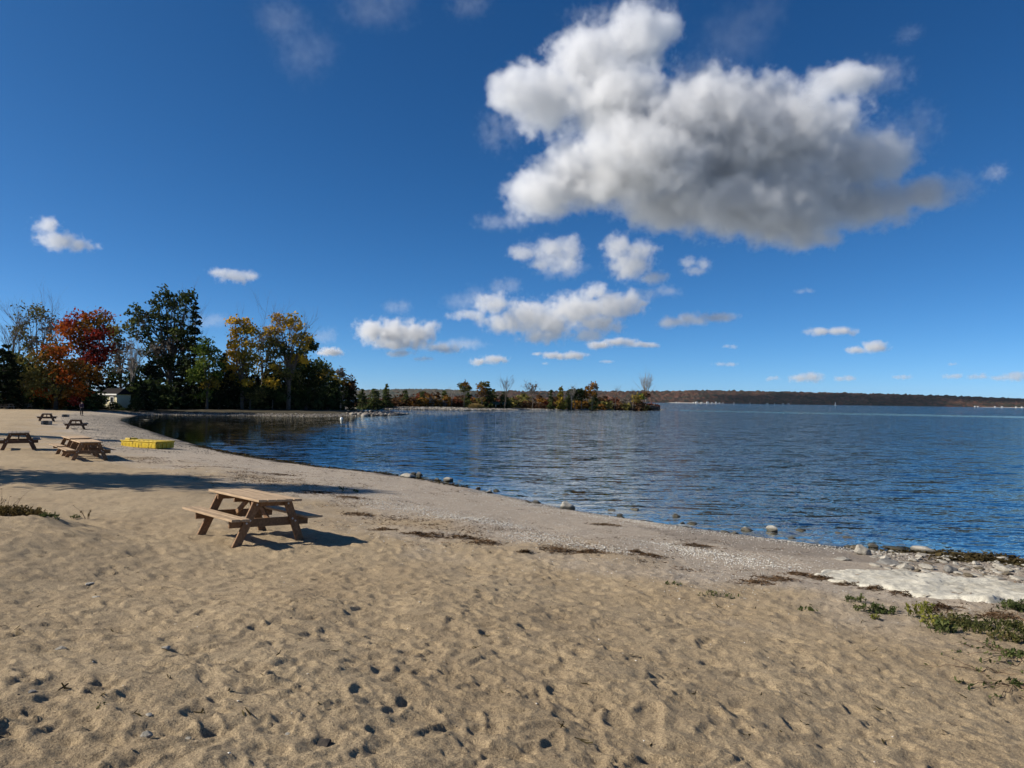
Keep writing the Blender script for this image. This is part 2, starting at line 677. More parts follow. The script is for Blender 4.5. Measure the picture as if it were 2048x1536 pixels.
def mat_rock(name, c1, c2, scale=5, wet=None):
    N = Nodes(name)
    o = N.obj()
    n = N.noise(o, scale, 6, .68)
    n2 = N.noise(o, scale * 5, 4, .7)
    c = N.ramp(n, [(.32, c2), (.64, c1)])
    c = N.mix(.6, c, N.ramp(n2, [(.3, (.55, .53, .5)), (.55, (1, 1, 1)), (.75, (1.15, 1.15, 1.12))]), 'MULTIPLY')
    if wet:
        z = N.n('ShaderNodeSeparateXYZ')
        N.put(z.inputs[0], N.pos())
        line = N.step(N.math('ADD', z.outputs[2], N.math('MULTIPLY', n, -.05)), wet + .03, wet - .03)
        c = N.mix(N.math('MULTIPLY', line, .85), c, (.035, .032, .022, 1))
    return N.done(N.principled(c, .85, .3, N.bump(N.math('ADD', n, N.math('MULTIPLY', n2, .3)), .5, .04)))


# ------------------------------------------------------------------ the ground: one sheet out to the horizon
def polar_grid(fine, nfine, ncoarse, radii):
    a = np.linspace(-fine, fine, nfine)
    b = np.linspace(fine, 2 * math.pi - fine, ncoarse + 2)[1:-1]
    ang = np.concatenate([a, b])
    na = len(ang)
    R, A = np.meshgrid(radii, ang, indexing='ij')
    x = (R * np.sin(A)).ravel()
    y = (R * np.cos(A)).ravel()
    nr = len(radii)
    i = np.arange(nr - 1)[:, None] * na + np.arange(na)[None, :]
    j = np.arange(nr - 1)[:, None] * na + (np.arange(na)[None, :] + 1) % na
    q = np.stack([i, j, j + na, i + na], -1).reshape(-1, 4)[:, ::-1]
    return x, y, q


def add_attr(me, name, arr):
    a = me.attributes.new(name, 'FLOAT', 'POINT')
    a.data.foreach_set('value', np.asarray(arr, np.float32))


radii = [0.02, .5, 1.0, 1.4]
while radii[-1] < 17:
    radii.append(radii[-1] * 1.0052)
while radii[-1] < 330:
    radii.append(radii[-1] * 1.011)
while radii[-1] < 9000:
    radii.append(radii[-1] * 1.22)
gx, gy, gq = polar_grid(math.radians(52), 560, 46, np.array(radii))
gs = shore_dist(gx, gy)
gd = dune_dist(gx, gy)
gzz = base_z(gx, gy, gs) + relief(gx, gy, gs, gd)
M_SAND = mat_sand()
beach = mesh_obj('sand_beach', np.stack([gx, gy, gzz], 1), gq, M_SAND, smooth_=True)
tag(beach, kind='structure')
me = beach.data
gr_ = np.hypot(gx, gy)
wob = fbm(gx * .8, gy * .8, 3, 200)
damp = smooth((0.75 + wob * 1.0 - gs) / .7)
slabx = (gx > 3.0) & (gy < 17)
damp = np.maximum(damp, .42 * smooth((2.9 + wob * 1.6 - gs) / .5) * slabx)        # dark damp patch between the slab and the water
lower = smooth((9.0 + wob * 3.0 - gs) / 4.0) * (gd < 1.5)
grav = .75 * smooth((-gx - 15) / 6) * smooth((5.5 + wob * 5 - gs) / 1.6) * (gy < 100)
far = smooth((gy - 104) / 6)
grav = np.maximum(grav, far * smooth((3.5 - gs) / 1.5))
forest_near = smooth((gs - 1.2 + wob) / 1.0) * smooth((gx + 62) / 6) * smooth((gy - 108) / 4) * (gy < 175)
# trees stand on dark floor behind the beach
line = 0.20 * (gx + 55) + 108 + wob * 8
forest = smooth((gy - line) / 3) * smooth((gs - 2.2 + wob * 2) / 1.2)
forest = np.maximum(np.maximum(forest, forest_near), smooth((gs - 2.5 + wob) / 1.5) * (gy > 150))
algae = smooth((.9 + wob * 1.5 - gs) / .8) * smooth((gx - 5.8 + wob) / 1.5) * (gy < 18)
algae = np.maximum(algae, .8 * smooth((.8 + wob * 1.2 - gs) / .5) * smooth((-gx - 5.0) / 4) * (gy < 75))
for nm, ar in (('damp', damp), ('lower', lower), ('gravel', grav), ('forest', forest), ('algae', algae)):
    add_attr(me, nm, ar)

# ------------------------------------------------------------------ the lake
radii = [8.0]
while radii[-1] < 400:
    radii.append(radii[-1] * 1.013)
while radii[-1] < 14000:
    radii.append(radii[-1] * 1.12)
wx, wy, wq = polar_grid(math.radians(60), 420, 30, np.array(radii))
ws = shore_dist(wx, wy)
M_WATER = mat_water()
lake = mesh_obj('lake_water', np.stack([wx, wy, np.zeros_like(wx)], 1), wq, M_WATER, smooth_=True)
tag(lake, kind='structure')
add_attr(lake.data, 'depth', smooth((-ws - 0.1) / 5.0) * .85 + .15)
# the wind leaves long slicks on the open water and the bay under the trees lies calm
sl1 = .98 * smooth((34 - np.abs(wy - (268 - .48 * (wx - 62) + 10 * vnoise(wx * .03, wx * 0)))) / 14) * smooth((wx - 50) / 20) * smooth((230 - wx) / 40)
sl1 = np.maximum(sl1, .7 * np.exp(-((wy - (190 + .1 * wx + 6 * vnoise(wx * .03, wx * 0 + 4))) / 9) ** 2) * smooth((wx + 45) / 20) * smooth((20 - wx) / 30))
bay = smooth((-wx - 5) / 20) * smooth((wy - 26) / 20) * smooth((175 - wy) / 30) * .93
nearsh = .55 * smooth((3.0 + ws) / 3.0)
add_attr(lake.data, 'calm', np.clip(np.maximum(np.maximum(sl1, bay), nearsh), 0, 1))


# ------------------------------------------------------------------ hills beyond the lake
def mat_hill(name, cols, haze=0.0):
    N = Nodes(name)
    p = N.pos()
    vo = N.n('ShaderNodeTexVoronoi', feature='F1')
    N.put(vo.inputs['Vector'], p)
    vo.inputs['Scale'].default_value = .04
    sp = N.n('ShaderNodeSeparateColor')
    N.put(sp.inputs[0], vo.outputs['Color'])
    f = N.math('ADD', N.math('MULTIPLY', sp.outputs[0], .6), N.math('MULTIPLY', N.step(N.noise(p, .006, 3), .35, .65), .4))
    k = len(cols)
    c = N.ramp(f, [(.1 + .8 * i / (k - 1), q) for i, q in enumerate(cols)])
    return N.done(N.principled(c, .95, .1))


def hill(name, sky_px, d, depth, m, seed, x_pad=0):
    """a wooded ridge: sky_px gives the height of its crest along the frame, d its distance"""
    xs, zs = [], []
    for px, py in sky_px:
        p = at_d(px, py, d + depth * .75)
        xs.append(p[0])
        zs.append(p[2])
    nx = int((xs[-1] - xs[0]) / 7)
    ny = int(depth / 9)
    X, V = np.meshgrid(np.linspace(xs[0], xs[-1], nx), np.linspace(0, 1, ny), indexing='ij')
    Y = d + V * depth + 40 * vnoise(X * .003, X * 0, seed) * (1 - V)
    prof = np.where(V < .75, smooth(V / .75) ** .8, 1 - .25 * smooth((V - .75) / .25))
    top = np.interp(X, xs, zs) - 9
    Z = top * prof * (1 + .22 * fbm(X * .004, Y * .006, 3, seed + 3) * (1 - V))
    cr = np.abs(vnoise(X * .045, Y * .05, seed + 5)) + .6 * np.abs(vnoise(X * .12, Y * .12, seed + 6))
    Z = Z + (9 + 26 * (cr - .25)) * smooth(V * 14)
    Z[:, 0] = -6
    Z[:, -1] = -6
    i = np.arange(nx - 1)[:, None] * ny + np.arange(ny - 1)[None, :]
    q = np.stack([i, i + ny, i + ny + 1, i + 1], -1).reshape(-1, 4)
    o = mesh_obj(name, np.stack([X, Y, Z], -1).reshape(-1, 3), q, m)
    return tag(o, kind='structure')


M_HILL = mat_hill('autumn_woods', [(.008, .012, .010), (.034, .018, .012), (.018, .020, .012), (.075, .032, .020), (.042, .026, .016), (.10, .048, .028)])
M_HILL2 = mat_hill('distant_woods', [(.018, .030, .022), (.035, .040, .026), (.075, .05, .03), (.03, .04, .03)])
hill('hills', [(960, 786), (1020, 784), (1150, 783.5), (1250, 784), (1330, 783.5), (1410, 781.5), (1480, 783), (1570, 785), (1690, 787.5), (1800, 790.5),
               (1900, 793), (1960, 795.5), (2048, 799), (2200, 803), (2600, 806)], 3950, 420, M_HILL, 1)
hill('hills', [(300, 786), (500, 784), (640, 783), (700, 782), (740, 781), (800, 780), (850, 779), (900, 780.5), (960, 783), (1040, 785), (1120, 788), (1200, 796)], 5600, 700, M_HILL2, 4)

# pale strand under the far hills
M_PALE = mat_plain('pale_strand', (.62, .58, .50), (.40, .36, .30), .05, .9)
v, f = [], []
for i, (px, w) in enumerate([(1335, 0), (1345, 6), (1390, 9), (1436, 8), (1450, 0), (1960, 0), (1985, 6), (2048, 9), (2140, 6)]):
    p = at_d(px, 806, 3935)
    v += [(p[0], p[1] - w, .05), (p[0], p[1] + 30, 2.2 if w else .06)]
    if i and not i == 5:
        f.append((2 * i - 2, 2 * i, 2 * i + 1, 2 * i - 1))
tag(mesh_obj('far_shore', v, f, M_PALE), kind='structure')

# white cottages on the far shore
M_WHITE = mat_plain('white_paint', (.82, .82, .80), (.72, .72, .70), 3, .6)
M_GREYROOF = mat_plain('grey_roof', (.16, .16, .17), (.10, .10, .11), 2, .8)


def cottage(px, w, h, d, label, group=None, wall=None):
    w, h = w * .62, h * .62
    p = at_d(px, 806, d)
    r = empty('lake_cottage', (p[0], p[1], 1.5), RND.uniform(-.3, .3))
    tag(r, label, 'house', group)
    MB().box((w, 9, h), (0, 0, h / 2)).build('wall', wall or M_WHITEF, r)
    m = MB()
    m.v = [(-w / 2 - .5, -5.2, h), (w / 2 + .5, -5.2, h), (w / 2 + .5, 5.2, h), (-w / 2 - .5, 5.2, h), (-w / 2 - .5, 0, h * 1.45), (w / 2 + .5, 0, h * 1.45)]
    m.f = [(0, 1, 5, 4), (2, 3, 4, 5), (0, 4, 3), (1, 2, 5), (0, 3, 2, 1)]
    m.build('roof', M_GREYROOF, r)
    return r


M_CREAMF = mat_plain('cream_siding', (.36, .34, .28), (.28, .26, .21), 3, .7)
M_WHITEF = mat_plain('dull_white_paint', (.50, .50, .48), (.42, .42, .40), 3, .7)
cottage(1393, 15, 9, 3905, 'small white cottage below the autumn hill, standing above the pale strand at its left end')
cottage(1415, 17, 10, 3925, 'wide white cottage below the autumn hill, highest of the row on the pale strand')
cottage(1432, 11, 10, 3915, 'bright tall white cottage at the right end of the pale strand on the far shore')
for px, w in ((1353, 9), (1358, 7), (1387, 8), (1403, 10), (1424, 9), (1439, 12), (1446, 8)):
    cottage(px, w, 5.5, 3908 + RND.uniform(0, 14), 'tiny white cottage in the row at the water under the red autumn woods', 'white cottages under the red autumn woods')
for px, w in ((1468, 10), (1500, 7), (1534, 11), (1536, 7), (1566, 13), (1577, 12), (1549, 7)):
    cottage(px, w, 5.5, 3900 + RND.uniform(0, 10), 'dim grey-white cottage at the water under the shaded woods', 'cottages under the shaded woods', M_CREAMF)
for px, w in ((1950, 9), (1956, 11), (1990, 9), (2004, 13), (2032, 9), (2044, 11)):
    cottage(px, w, 6, 3905 + RND.uniform(0, 12), 'small white cottage on the far shore near the right edge of the view', 'white cottages at the right of the far shore')

# a sailing boat far out
p = at_d(1671, 809, 2700)
sb = empty('sailboat', (p[0], p[1], 0.0), .3)
tag(sb, 'tiny sailing boat with a narrow white sail before the shaded hills', 'boat')
m = MB()
m.v = [(-4.5, -1.2, 1.0), (3.2, -1.3, 1.0), (5.2, 0, 1.2), (3.2, 1.3, 1.0), (-4.5, 1.2, 1.0), (-4.2, -.7, -.2), (3.0, -.6, -.2), (4.2, 0, -.2), (3.0, .6, -.2), (-4.2, .7, -.2)]
m.f = [(0, 1, 2, 3, 4), (5, 6, 1, 0), (6, 7, 2, 1), (7, 8, 3, 2), (8, 9, 4, 3), (9, 5, 0, 4), (9, 8, 7, 6, 5)]
m.build('hull', M_WHITE, sb)
MB().tube([(.6, 0, 1), (.6, 0, 14)], [.12, .07], 6).build('mast', M_GREYROOF, sb)
m = MB()
m.v = [(.5, .02, 2.2), (-4.0, .02, 2.4), (.5, .02, 13.6), (-2.2, .30, 6.5), (.5, -.02, 2.2), (-4.0, -.02, 2.4), (.5, -.02, 13.6), (-2.2, .26, 6.5)]
m.f = [(0, 1, 3), (0, 3, 2), (4, 7, 5), (4, 6, 7), (0, 4, 5, 1), (1, 5, 7, 3), (3, 7, 6, 2)]
m.build('sail', M_WHITE, sb)

# ------------------------------------------------------------------ trees
M_BARK = mat_plain('grey_bark', (.14, .115, .09), (.06, .05, .04), 3, .9, .3)
M_BARKD = mat_plain('dark_bark', (.07, .055, .042), (.03, .025, .02), 3, .9, .3)
M_BARKP = mat_plain('pale_bark', (.30, .27, .23), (.16, .14, .12), 3, .9, .2)
LEAF = {
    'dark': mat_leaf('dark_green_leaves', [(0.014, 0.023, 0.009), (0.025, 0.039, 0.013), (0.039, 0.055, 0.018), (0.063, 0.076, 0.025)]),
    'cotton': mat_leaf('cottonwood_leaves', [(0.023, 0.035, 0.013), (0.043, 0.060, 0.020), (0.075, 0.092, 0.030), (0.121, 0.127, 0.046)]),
    'green': mat_leaf('bright_green_leaves', [(0.034, 0.057, 0.014), (0.068, 0.108, 0.020), (0.115, 0.155, 0.030), (0.189, 0.203, 0.041)]),
    'olive': mat_leaf('olive_leaves', [(0.054, 0.058, 0.019), (0.102, 0.098, 0.031), (0.168, 0.150, 0.043), (0.228, 0.180, 0.048)]),
    'red': mat_leaf('red_maple_leaves', [(0.081, 0.018, 0.013), (0.180, 0.027, 0.019), (0.288, 0.040, 0.027), (0.270, 0.063, 0.018)]),
    'orange': mat_leaf('orange_maple_leaves', [(0.092, 0.041, 0.011), (0.222, 0.070, 0.014), (0.351, 0.097, 0.018), (0.370, 0.065, 0.018)]),
    'rust': mat_leaf('rust_leaves', [(0.052, 0.046, 0.014), (0.127, 0.075, 0.018), (0.230, 0.109, 0.023), (0.276, 0.127, 0.029)]),
    'yellow': mat_leaf('yellow_leaves', [(0.200, 0.131, 0.020), (0.425, 0.263, 0.030), (0.600, 0.375, 0.037), (0.700, 0.425, 0.050)]),
    'gold': mat_leaf('gold_green_leaves', [(0.081, 0.084, 0.019), (0.176, 0.149, 0.027), (0.324, 0.230, 0.034), (0.486, 0.324, 0.041)]),
    'needle': mat_leaf('spruce_needles', [(.008, .014, .008), (.014, .022, .011), (.024, .034, .016), (.034, .044, .02)], .1),
    'brush': mat_leaf('russet_brush', [(0.039, 0.029, 0.017), (0.083, 0.046, 0.024), (0.132, 0.066, 0.033), (0.110, 0.083, 0.039)]),
    'redbrush': mat_leaf('red_brush', [(.05, .022, .014), (.10, .035, .02), (.17, .05, .028), (.14, .075, .03)]),
    'grey': mat_leaf('grey_twigs', [(.09, .075, .06), (.14, .12, .10), (.19, .165, .14), (.12, .10, .08)]),
    'reed': mat_leaf('golden_reeds', [(.15, .10, .035), (.21, .15, .05), (.27, .20, .075), (.31, .23, .09)]),
}


def leaf_quads(P, size, rng, tilt=1.0, stretch=1.6, dirs=None):
    """small kite-shaped leaves at points P"""
    n = len(P)
    a = rng.normal(size=(n, 3))
    if dirs is not None:
        a = a * .35 + dirs
    a[:, 2] *= tilt
    a /= np.linalg.norm(a, axis=1)[:, None] + 1e-9
    b = rng.normal(size=(n, 3))
    b -= a * (a * b).sum(1)[:, None]
    b /= np.linalg.norm(b, axis=1)[:, None] + 1e-9
    s = size * rng.uniform(.6, 1.35, n)[:, None]
    L, W = a * s * stretch * .5, b * s * .5
    V = np.stack([P - L, P + W, P + L, P - W], 1).reshape(-1, 3)
    F = np.arange(4 * n).reshape(-1, 4)
    return V, F


def bez(a, b, c, n):
    a, b, c = Vector(a), Vector(b), Vector(c)
    return [a * (1 - t) ** 2 + b * 2 * t * (1 - t) + c * t * t for t in [i / n for i in range(n + 1)]]


def twigs(mb, p0, d0, L, r, lev, rnd, spread=.55, n=3):
    """bare branching limbs"""
    p0, d0 = Vector(p0), Vector(d0).normalized()
    q = d0 + Vector((rnd.uniform(-.25, .25), rnd.uniform(-.25, .25), rnd.uniform(-.05, .25)))
    p1 = p0 + d0 * L * .5
    p2 = p1 + q.normalized() * L * .5
    mb.tube([p0, p1, p2], [r, r * .75, r * .45], 4 if lev > 1 else 3, False)
    if lev <= 0:
        return
    for i in range(n + (1 if lev > 1 else 0)):
        t = rnd.uniform(.35, 1.0)
        pp = p0.lerp(p1, t * 2) if t < .5 else p1.lerp(p2, t * 2 - 1)
        dd = q + Vector((rnd.gauss(0, spread), rnd.gauss(0, spread), rnd.gauss(.18, spread * .6)))
        twigs(mb, pp, dd, L * rnd.uniform(.5, .75), r * .5, lev - 1, rnd, spread, n)


TREES = []


def lobe_tree(name, label, px, d, base_py, lobes, bark=M_BARK, dens=1.0, leaf=.34, trunk_r=.28, depth=.8, seed=0, group=None, cat='tree', bare=0, bare_h=.5,
              fork=.34, lean=0.0, limbs=True, zbase=None):
    """A broadleaved tree. lobes: (px, py, rx, ry, kind) foliage masses of the crown at distance d, each as deep as it is wide;
    limbs run from the trunk into every mass and the leaves sit in clumps round their twigs."""
    rng = np.random.default_rng(seed + 100)
    rnd = random.Random(seed)
    k = d / FPX
    b = at_d(px, base_py, d)
    z0 = gz(b[0], b[1]) - .05 if zbase is None else zbase
    root = empty(name, (b[0], b[1], z0))
    tag(root, label, cat, group)
    L = []
    for (lx, ly, rx, ry, kind) in lobes:
        c = at_d(lx, ly, d) - np.array([b[0], b[1], z0])
        c[1] = rng.uniform(-.45, .45) * rx * k
        L.append((c, np.array([rx * k, max(rx, ry) * k * depth, ry * k]), kind))
    H = max(c[2] + r[2] for c, r, q in L)
    w = MB()
    fk = Vector((lean * H * .3, 0, H * fork))
    trunk = bez((0, 0, -.2), (lean * H * .05, 0, H * fork * .5), fk, 5)
    w.tube(trunk, [trunk_r * (1.25 - .4 * i / 5) for i in range(6)], 7)
    pts = {}
    for c, r, kind in L:
        C = Vector(c)
        start = trunk[rnd.randint(3, 5)]
        mid = start.lerp(C, .5) + Vector((rnd.uniform(-.6, .6), rnd.uniform(-.6, .6), abs(C.z - start.z) * rnd.uniform(.0, .15)))
        if limbs:
            path = bez(start, mid, C + Vector((0, 0, r[2] * .3)), 5)
            w.tube(path, [trunk_r * .42 * (1 - .85 * i / 5) + .02 for i in range(6)], 5)
        vol = (r[0] * r[2])
        nc = max(6, int(vol * 4.2 * dens))
        u = rng.normal(size=(nc, 3))
        u /= np.linalg.norm(u, axis=1)[:, None]
        cc = c + u * r * (rng.uniform(.25, 1.0, nc)[:, None] ** .5)
        for i in range(nc):
            if limbs and i % 3 == 0:
                e = Vector(cc[i])
                s_ = path[rnd.randint(2, 5)]
                w.tube([s_, s_.lerp(e, .55) + Vector((0, 0, .15)), e], [trunk_r * .14, trunk_r * .09, .015], 3, False)
        nl = max(6, int(26 / max(.6, leaf / .34)))
        P = (cc[:, None, :] + rng.normal(size=(nc, nl, 3)) * np.array([.50, .50, .36]) * (.55 + .45 * min(r[0], 2.5) / 1.5)).reshape(-1, 3)
        P = P[P[:, 2] > .15]
        pts.setdefault(kind, []).append(P)
    for i in range((bare + 1) // 2):
        a = rnd.uniform(0, 6.28)
        st = trunk[rnd.randint(3, 5)]
        twigs(w, st, (math.cos(a) * .5, math.sin(a) * .4, 1), H * bare_h * rnd.uniform(.5, .8), trunk_r * .24, 3, rnd, .4)
    w.build('trunk', bark, root, True)
    kinds = sorted(pts)
    V, F, fm, n = [], [], [], 0
    for i, kd in enumerate(kinds):
        P = np.concatenate(pts[kd])
        v_, f_ = leaf_quads(P, leaf * 1.12, rng)
        V.append(v_)
        F.append(f_ + n)
        n += len(v_)
        fm += [i] * len(f_)
    mesh_obj('crown', np.concatenate(V), np.concatenate(F), None, root, False, [LEAF[q] for q in kinds], fm)
    TREES.append(root)
    return root


def conifer(name, label, px, d, base_py, top_py, half_px, seed=0, kind='needle', bark=M_BARKD, ragged=.3, start=.06, leaf=.30, group=None, dens=1.0, cat='tree', shape=1.0):
    rng = np.random.default_rng(seed + 900)
    rnd = random.Random(seed + 5)
    k = d / FPX
    b = at_d(px, base_py, d)
    z0 = gz(b[0], b[1]) - .05
    root = empty(name, (b[0], b[1], z0))
    tag(root, label, cat, group)
    H = at_d(px, top_py, d)[2] - z0
    R = half_px * k
    w = MB()
    w.tube([(0, 0, -.2), (0.05, 0, H * .5), (0, 0, H)], [H * .013 + .05, H * .009 + .03, .02], 6)
    P, D = [], []
    nw = int(H / .5) + 3
    for i in range(nw):
        t = start + (1 - start) * (i + rnd.random()) / nw
        rr = R * (1 - t) ** shape * (1 + rnd.uniform(-ragged, ragged)) + .12
        for j in range(5):
            a = rnd.uniform(0, 6.28)
            q = rr * rnd.uniform(.7, 1.1)
            tip = Vector((math.cos(a) * q, math.sin(a) * q, H * t - q * .22 + .12))
            st = Vector((0, 0, H * t))
            w.tube([st, st.lerp(tip, .6) + Vector((0, 0, .06)), tip], [.035, .02, .008], 3, False)
            ns = max(5, int(q * 9 * dens))
            s_ = rng.uniform(.12, 1.0, ns) ** .7
            dirv = np.array(tip - st)
            pp = np.array(st)[None, :] + dirv[None, :] * s_[:, None] + rng.normal(size=(ns, 3)) * np.array([.13, .13, .10]) * (1 + q * .35)
            P.append(pp)
            D.append(np.repeat((dirv / (np.linalg.norm(dirv) + 1e-6))[None, :], ns, 0))
    w.build('trunk', bark, root, True)
    V, F = leaf_quads(np.concatenate(P), leaf, rng, dirs=np.concatenate(D), stretch=1.9)
    mesh_obj('crown', V, F, LEAF[kind], root)
    TREES.append(root)
    return root


def bare_tree(name, label, px, d, base_py, top_py, half_px, seed=0, bark=M_BARK, n0=7, group=None, leaf=None):
    rnd = random.Random(seed)
    rng = np.random.default_rng(seed)
    k = d / FPX
    b = at_d(px, base_py, d)
    z0 = gz(b[0], b[1]) - .05
    root = empty(name, (b[0], b[1], z0))
    tag(root, label, 'tree', group)
    H = at_d(px, top_py, d)[2] - z0
    R = half_px * k
    w = MB()
    tr = [Vector((rnd.uniform(-.1, .1) * i, rnd.uniform(-.1, .1) * i, H * .62 * i / 4 - .2)) for i in range(5)]
    r0 = .012 * H + .03
    w.tube(tr, [r0 * (1 - .16 * i) for i in range(5)], 6)
    for i in range(n0):
        t = .35 + .65 * (i + .5) / n0
        st = tr[0].lerp(tr[-1], t)
        a = i * 2.4 + rnd.uniform(-.4, .4)
        up = (H - st.z)
        side = R / max(up, .5)
        twigs(w, st, (math.cos(a) * side, math.sin(a) * side, 1.0), up * rnd.uniform(.45, .62), r0 * .42, 3, rnd, .38)
    w.build('trunk', bark, root, True)
    if leaf:
        vs = np.array(w.v)
        vs = vs[vs[:, 2] > H * .5]
        pick = vs[rng.integers(0, len(vs), leaf[1])] + rng.normal(size=(leaf[1], 3)) * .12
        V, F = leaf_quads(pick, leaf[2], rng)
        mesh_obj('crown', V, F, LEAF[leaf[0]], root)
    TREES.append(root)
    return root


# the wood at the head of the bay, left to right
conifer('cedar_tree', 'dark narrow cedar at the very left edge of the wood', 4, 104, 806, 690, 40, 1, leaf=.34, shape=.5, dens=1.5)
conifer('cedar_tree', 'second dark cedar from the left edge, shorter, behind the far picnic tables', 26, 108, 806, 722, 26, 2, leaf=.34, shape=.7)
bare_tree('bare_tree', 'leafless thin-limbed tree behind the cedars at the left edge', 26, 128, 806, 628, 34, 3, M_BARK)
lobe_tree('willow_tree', 'tall half-bare tree with thin olive leaves left of the red maple', 72, 132, 808,
          [(50, 625, 28, 16, 'olive'), (38, 655, 20, 22, 'olive'), (78, 635, 26, 20, 'olive'), (60, 672, 26, 22, 'olive'), (92, 668, 22, 26, 'grey'), (52, 700, 22, 20, 'olive'), (108, 650, 18, 26, 'grey')],
          dens=.42, leaf=.26, seed=4, bare=12, bare_h=.75, fork=.4)
lobe_tree('maple_tree', 'big red and orange maple, tallest of the red trees', 178, 113, 812,
          [(150, 640, 26, 14, 'red'), (185, 634, 26, 14, 'orange'), (205, 648, 16, 14, 'rust'), (140, 662, 26, 20, 'orange'), (172, 660, 22, 16, 'rust'), (205, 668, 22, 18, 'red'), (150, 686, 30, 18, 'orange'),
           (196, 692, 26, 18, 'red'), (212, 704, 18, 16, 'red'), (175, 716, 26, 14, 'red'), (200, 724, 18, 12, 'red'), (158, 724, 26, 14, 'rust'), (185, 745, 30, 18, 'rust')],
          bark=M_BARKD, dens=1.25, leaf=.27, seed=5, fork=.3)
lobe_tree('maple_tree', 'rounded olive and orange maple in front of the big red one', 112, 106, 810,
          [(108, 690, 24, 16, 'rust'), (92, 712, 24, 18, 'rust'), (122, 708, 26, 20, 'orange'), (80, 738, 24, 22, 'olive'), (112, 738, 34, 24, 'rust'), (140, 736, 24, 20, 'rust'), (70, 770, 24, 24, 'olive'),
           (104, 772, 32, 26, 'olive'), (132, 752, 24, 10, 'orange'), (150, 748, 20, 9, 'orange'), (138, 776, 24, 18, 'rust'), (96, 784, 18, 10, 'orange'), (158, 788, 14, 9, 'orange'), (150, 770, 18, 12, 'orange'), (152, 801, 8, 8, 'red')],
          bark=M_BARKD, dens=1.1, leaf=.27, seed=6, fork=.25)
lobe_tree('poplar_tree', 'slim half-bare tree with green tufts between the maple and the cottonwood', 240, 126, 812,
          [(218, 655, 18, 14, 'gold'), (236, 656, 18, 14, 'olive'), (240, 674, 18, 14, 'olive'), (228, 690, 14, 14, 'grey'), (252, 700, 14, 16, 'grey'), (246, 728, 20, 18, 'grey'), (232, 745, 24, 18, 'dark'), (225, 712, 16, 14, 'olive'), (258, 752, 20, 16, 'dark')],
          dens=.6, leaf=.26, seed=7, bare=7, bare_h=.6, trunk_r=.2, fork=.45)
bare_tree('dead_spruce', 'grey dead tree standing bare left of the cottonwood', 262, 122, 812, 676, 18, 8, M_BARKP, 9)
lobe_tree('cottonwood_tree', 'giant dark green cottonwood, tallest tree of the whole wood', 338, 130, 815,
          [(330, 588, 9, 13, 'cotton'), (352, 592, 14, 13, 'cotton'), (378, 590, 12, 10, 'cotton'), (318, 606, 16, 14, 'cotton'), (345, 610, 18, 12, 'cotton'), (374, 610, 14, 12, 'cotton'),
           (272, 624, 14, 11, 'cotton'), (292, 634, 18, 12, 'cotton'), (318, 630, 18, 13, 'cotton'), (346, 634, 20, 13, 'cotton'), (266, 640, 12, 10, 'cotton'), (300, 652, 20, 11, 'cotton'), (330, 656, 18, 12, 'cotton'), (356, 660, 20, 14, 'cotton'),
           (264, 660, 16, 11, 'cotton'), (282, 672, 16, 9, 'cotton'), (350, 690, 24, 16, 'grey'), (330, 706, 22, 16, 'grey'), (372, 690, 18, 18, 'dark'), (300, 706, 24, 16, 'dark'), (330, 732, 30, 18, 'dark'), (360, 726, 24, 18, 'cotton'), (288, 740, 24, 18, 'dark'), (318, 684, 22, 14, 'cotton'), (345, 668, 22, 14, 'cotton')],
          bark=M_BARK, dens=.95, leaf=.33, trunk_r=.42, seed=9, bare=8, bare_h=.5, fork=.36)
conifer('spruce_tree', 'tall pointed dark spruce beside the right of the cottonwood', 386, 126, 815, 606, 34, 10, leaf=.34, ragged=.5, dens=1.2, shape=.85)
lobe_tree('ash_tree', 'fresh green rounded tree right of the spruce', 414, 124, 814,
          [(416, 686, 14, 12, 'green'), (405, 704, 18, 14, 'green'), (424, 708, 16, 16, 'green'), (410, 730, 22, 18, 'green'), (428, 740, 14, 18, 'green'), (398, 752, 18, 18, 'green'), (420, 766, 18, 16, 'gold'), (408, 786, 14, 12, 'green')],
          bark=M_BARK, dens=1.3, leaf=.27, seed=11, trunk_r=.2, fork=.3)
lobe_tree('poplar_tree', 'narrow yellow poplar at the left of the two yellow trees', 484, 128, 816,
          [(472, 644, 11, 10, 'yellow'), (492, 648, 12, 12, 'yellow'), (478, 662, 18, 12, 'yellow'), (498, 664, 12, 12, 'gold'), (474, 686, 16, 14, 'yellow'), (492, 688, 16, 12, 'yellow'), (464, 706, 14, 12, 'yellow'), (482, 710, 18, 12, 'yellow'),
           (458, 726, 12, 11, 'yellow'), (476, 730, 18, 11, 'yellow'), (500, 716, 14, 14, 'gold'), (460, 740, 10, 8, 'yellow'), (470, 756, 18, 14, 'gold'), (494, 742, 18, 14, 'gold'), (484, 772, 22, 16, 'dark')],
          dens=1.15, leaf=.30, seed=12, bare=4, bare_h=.75)
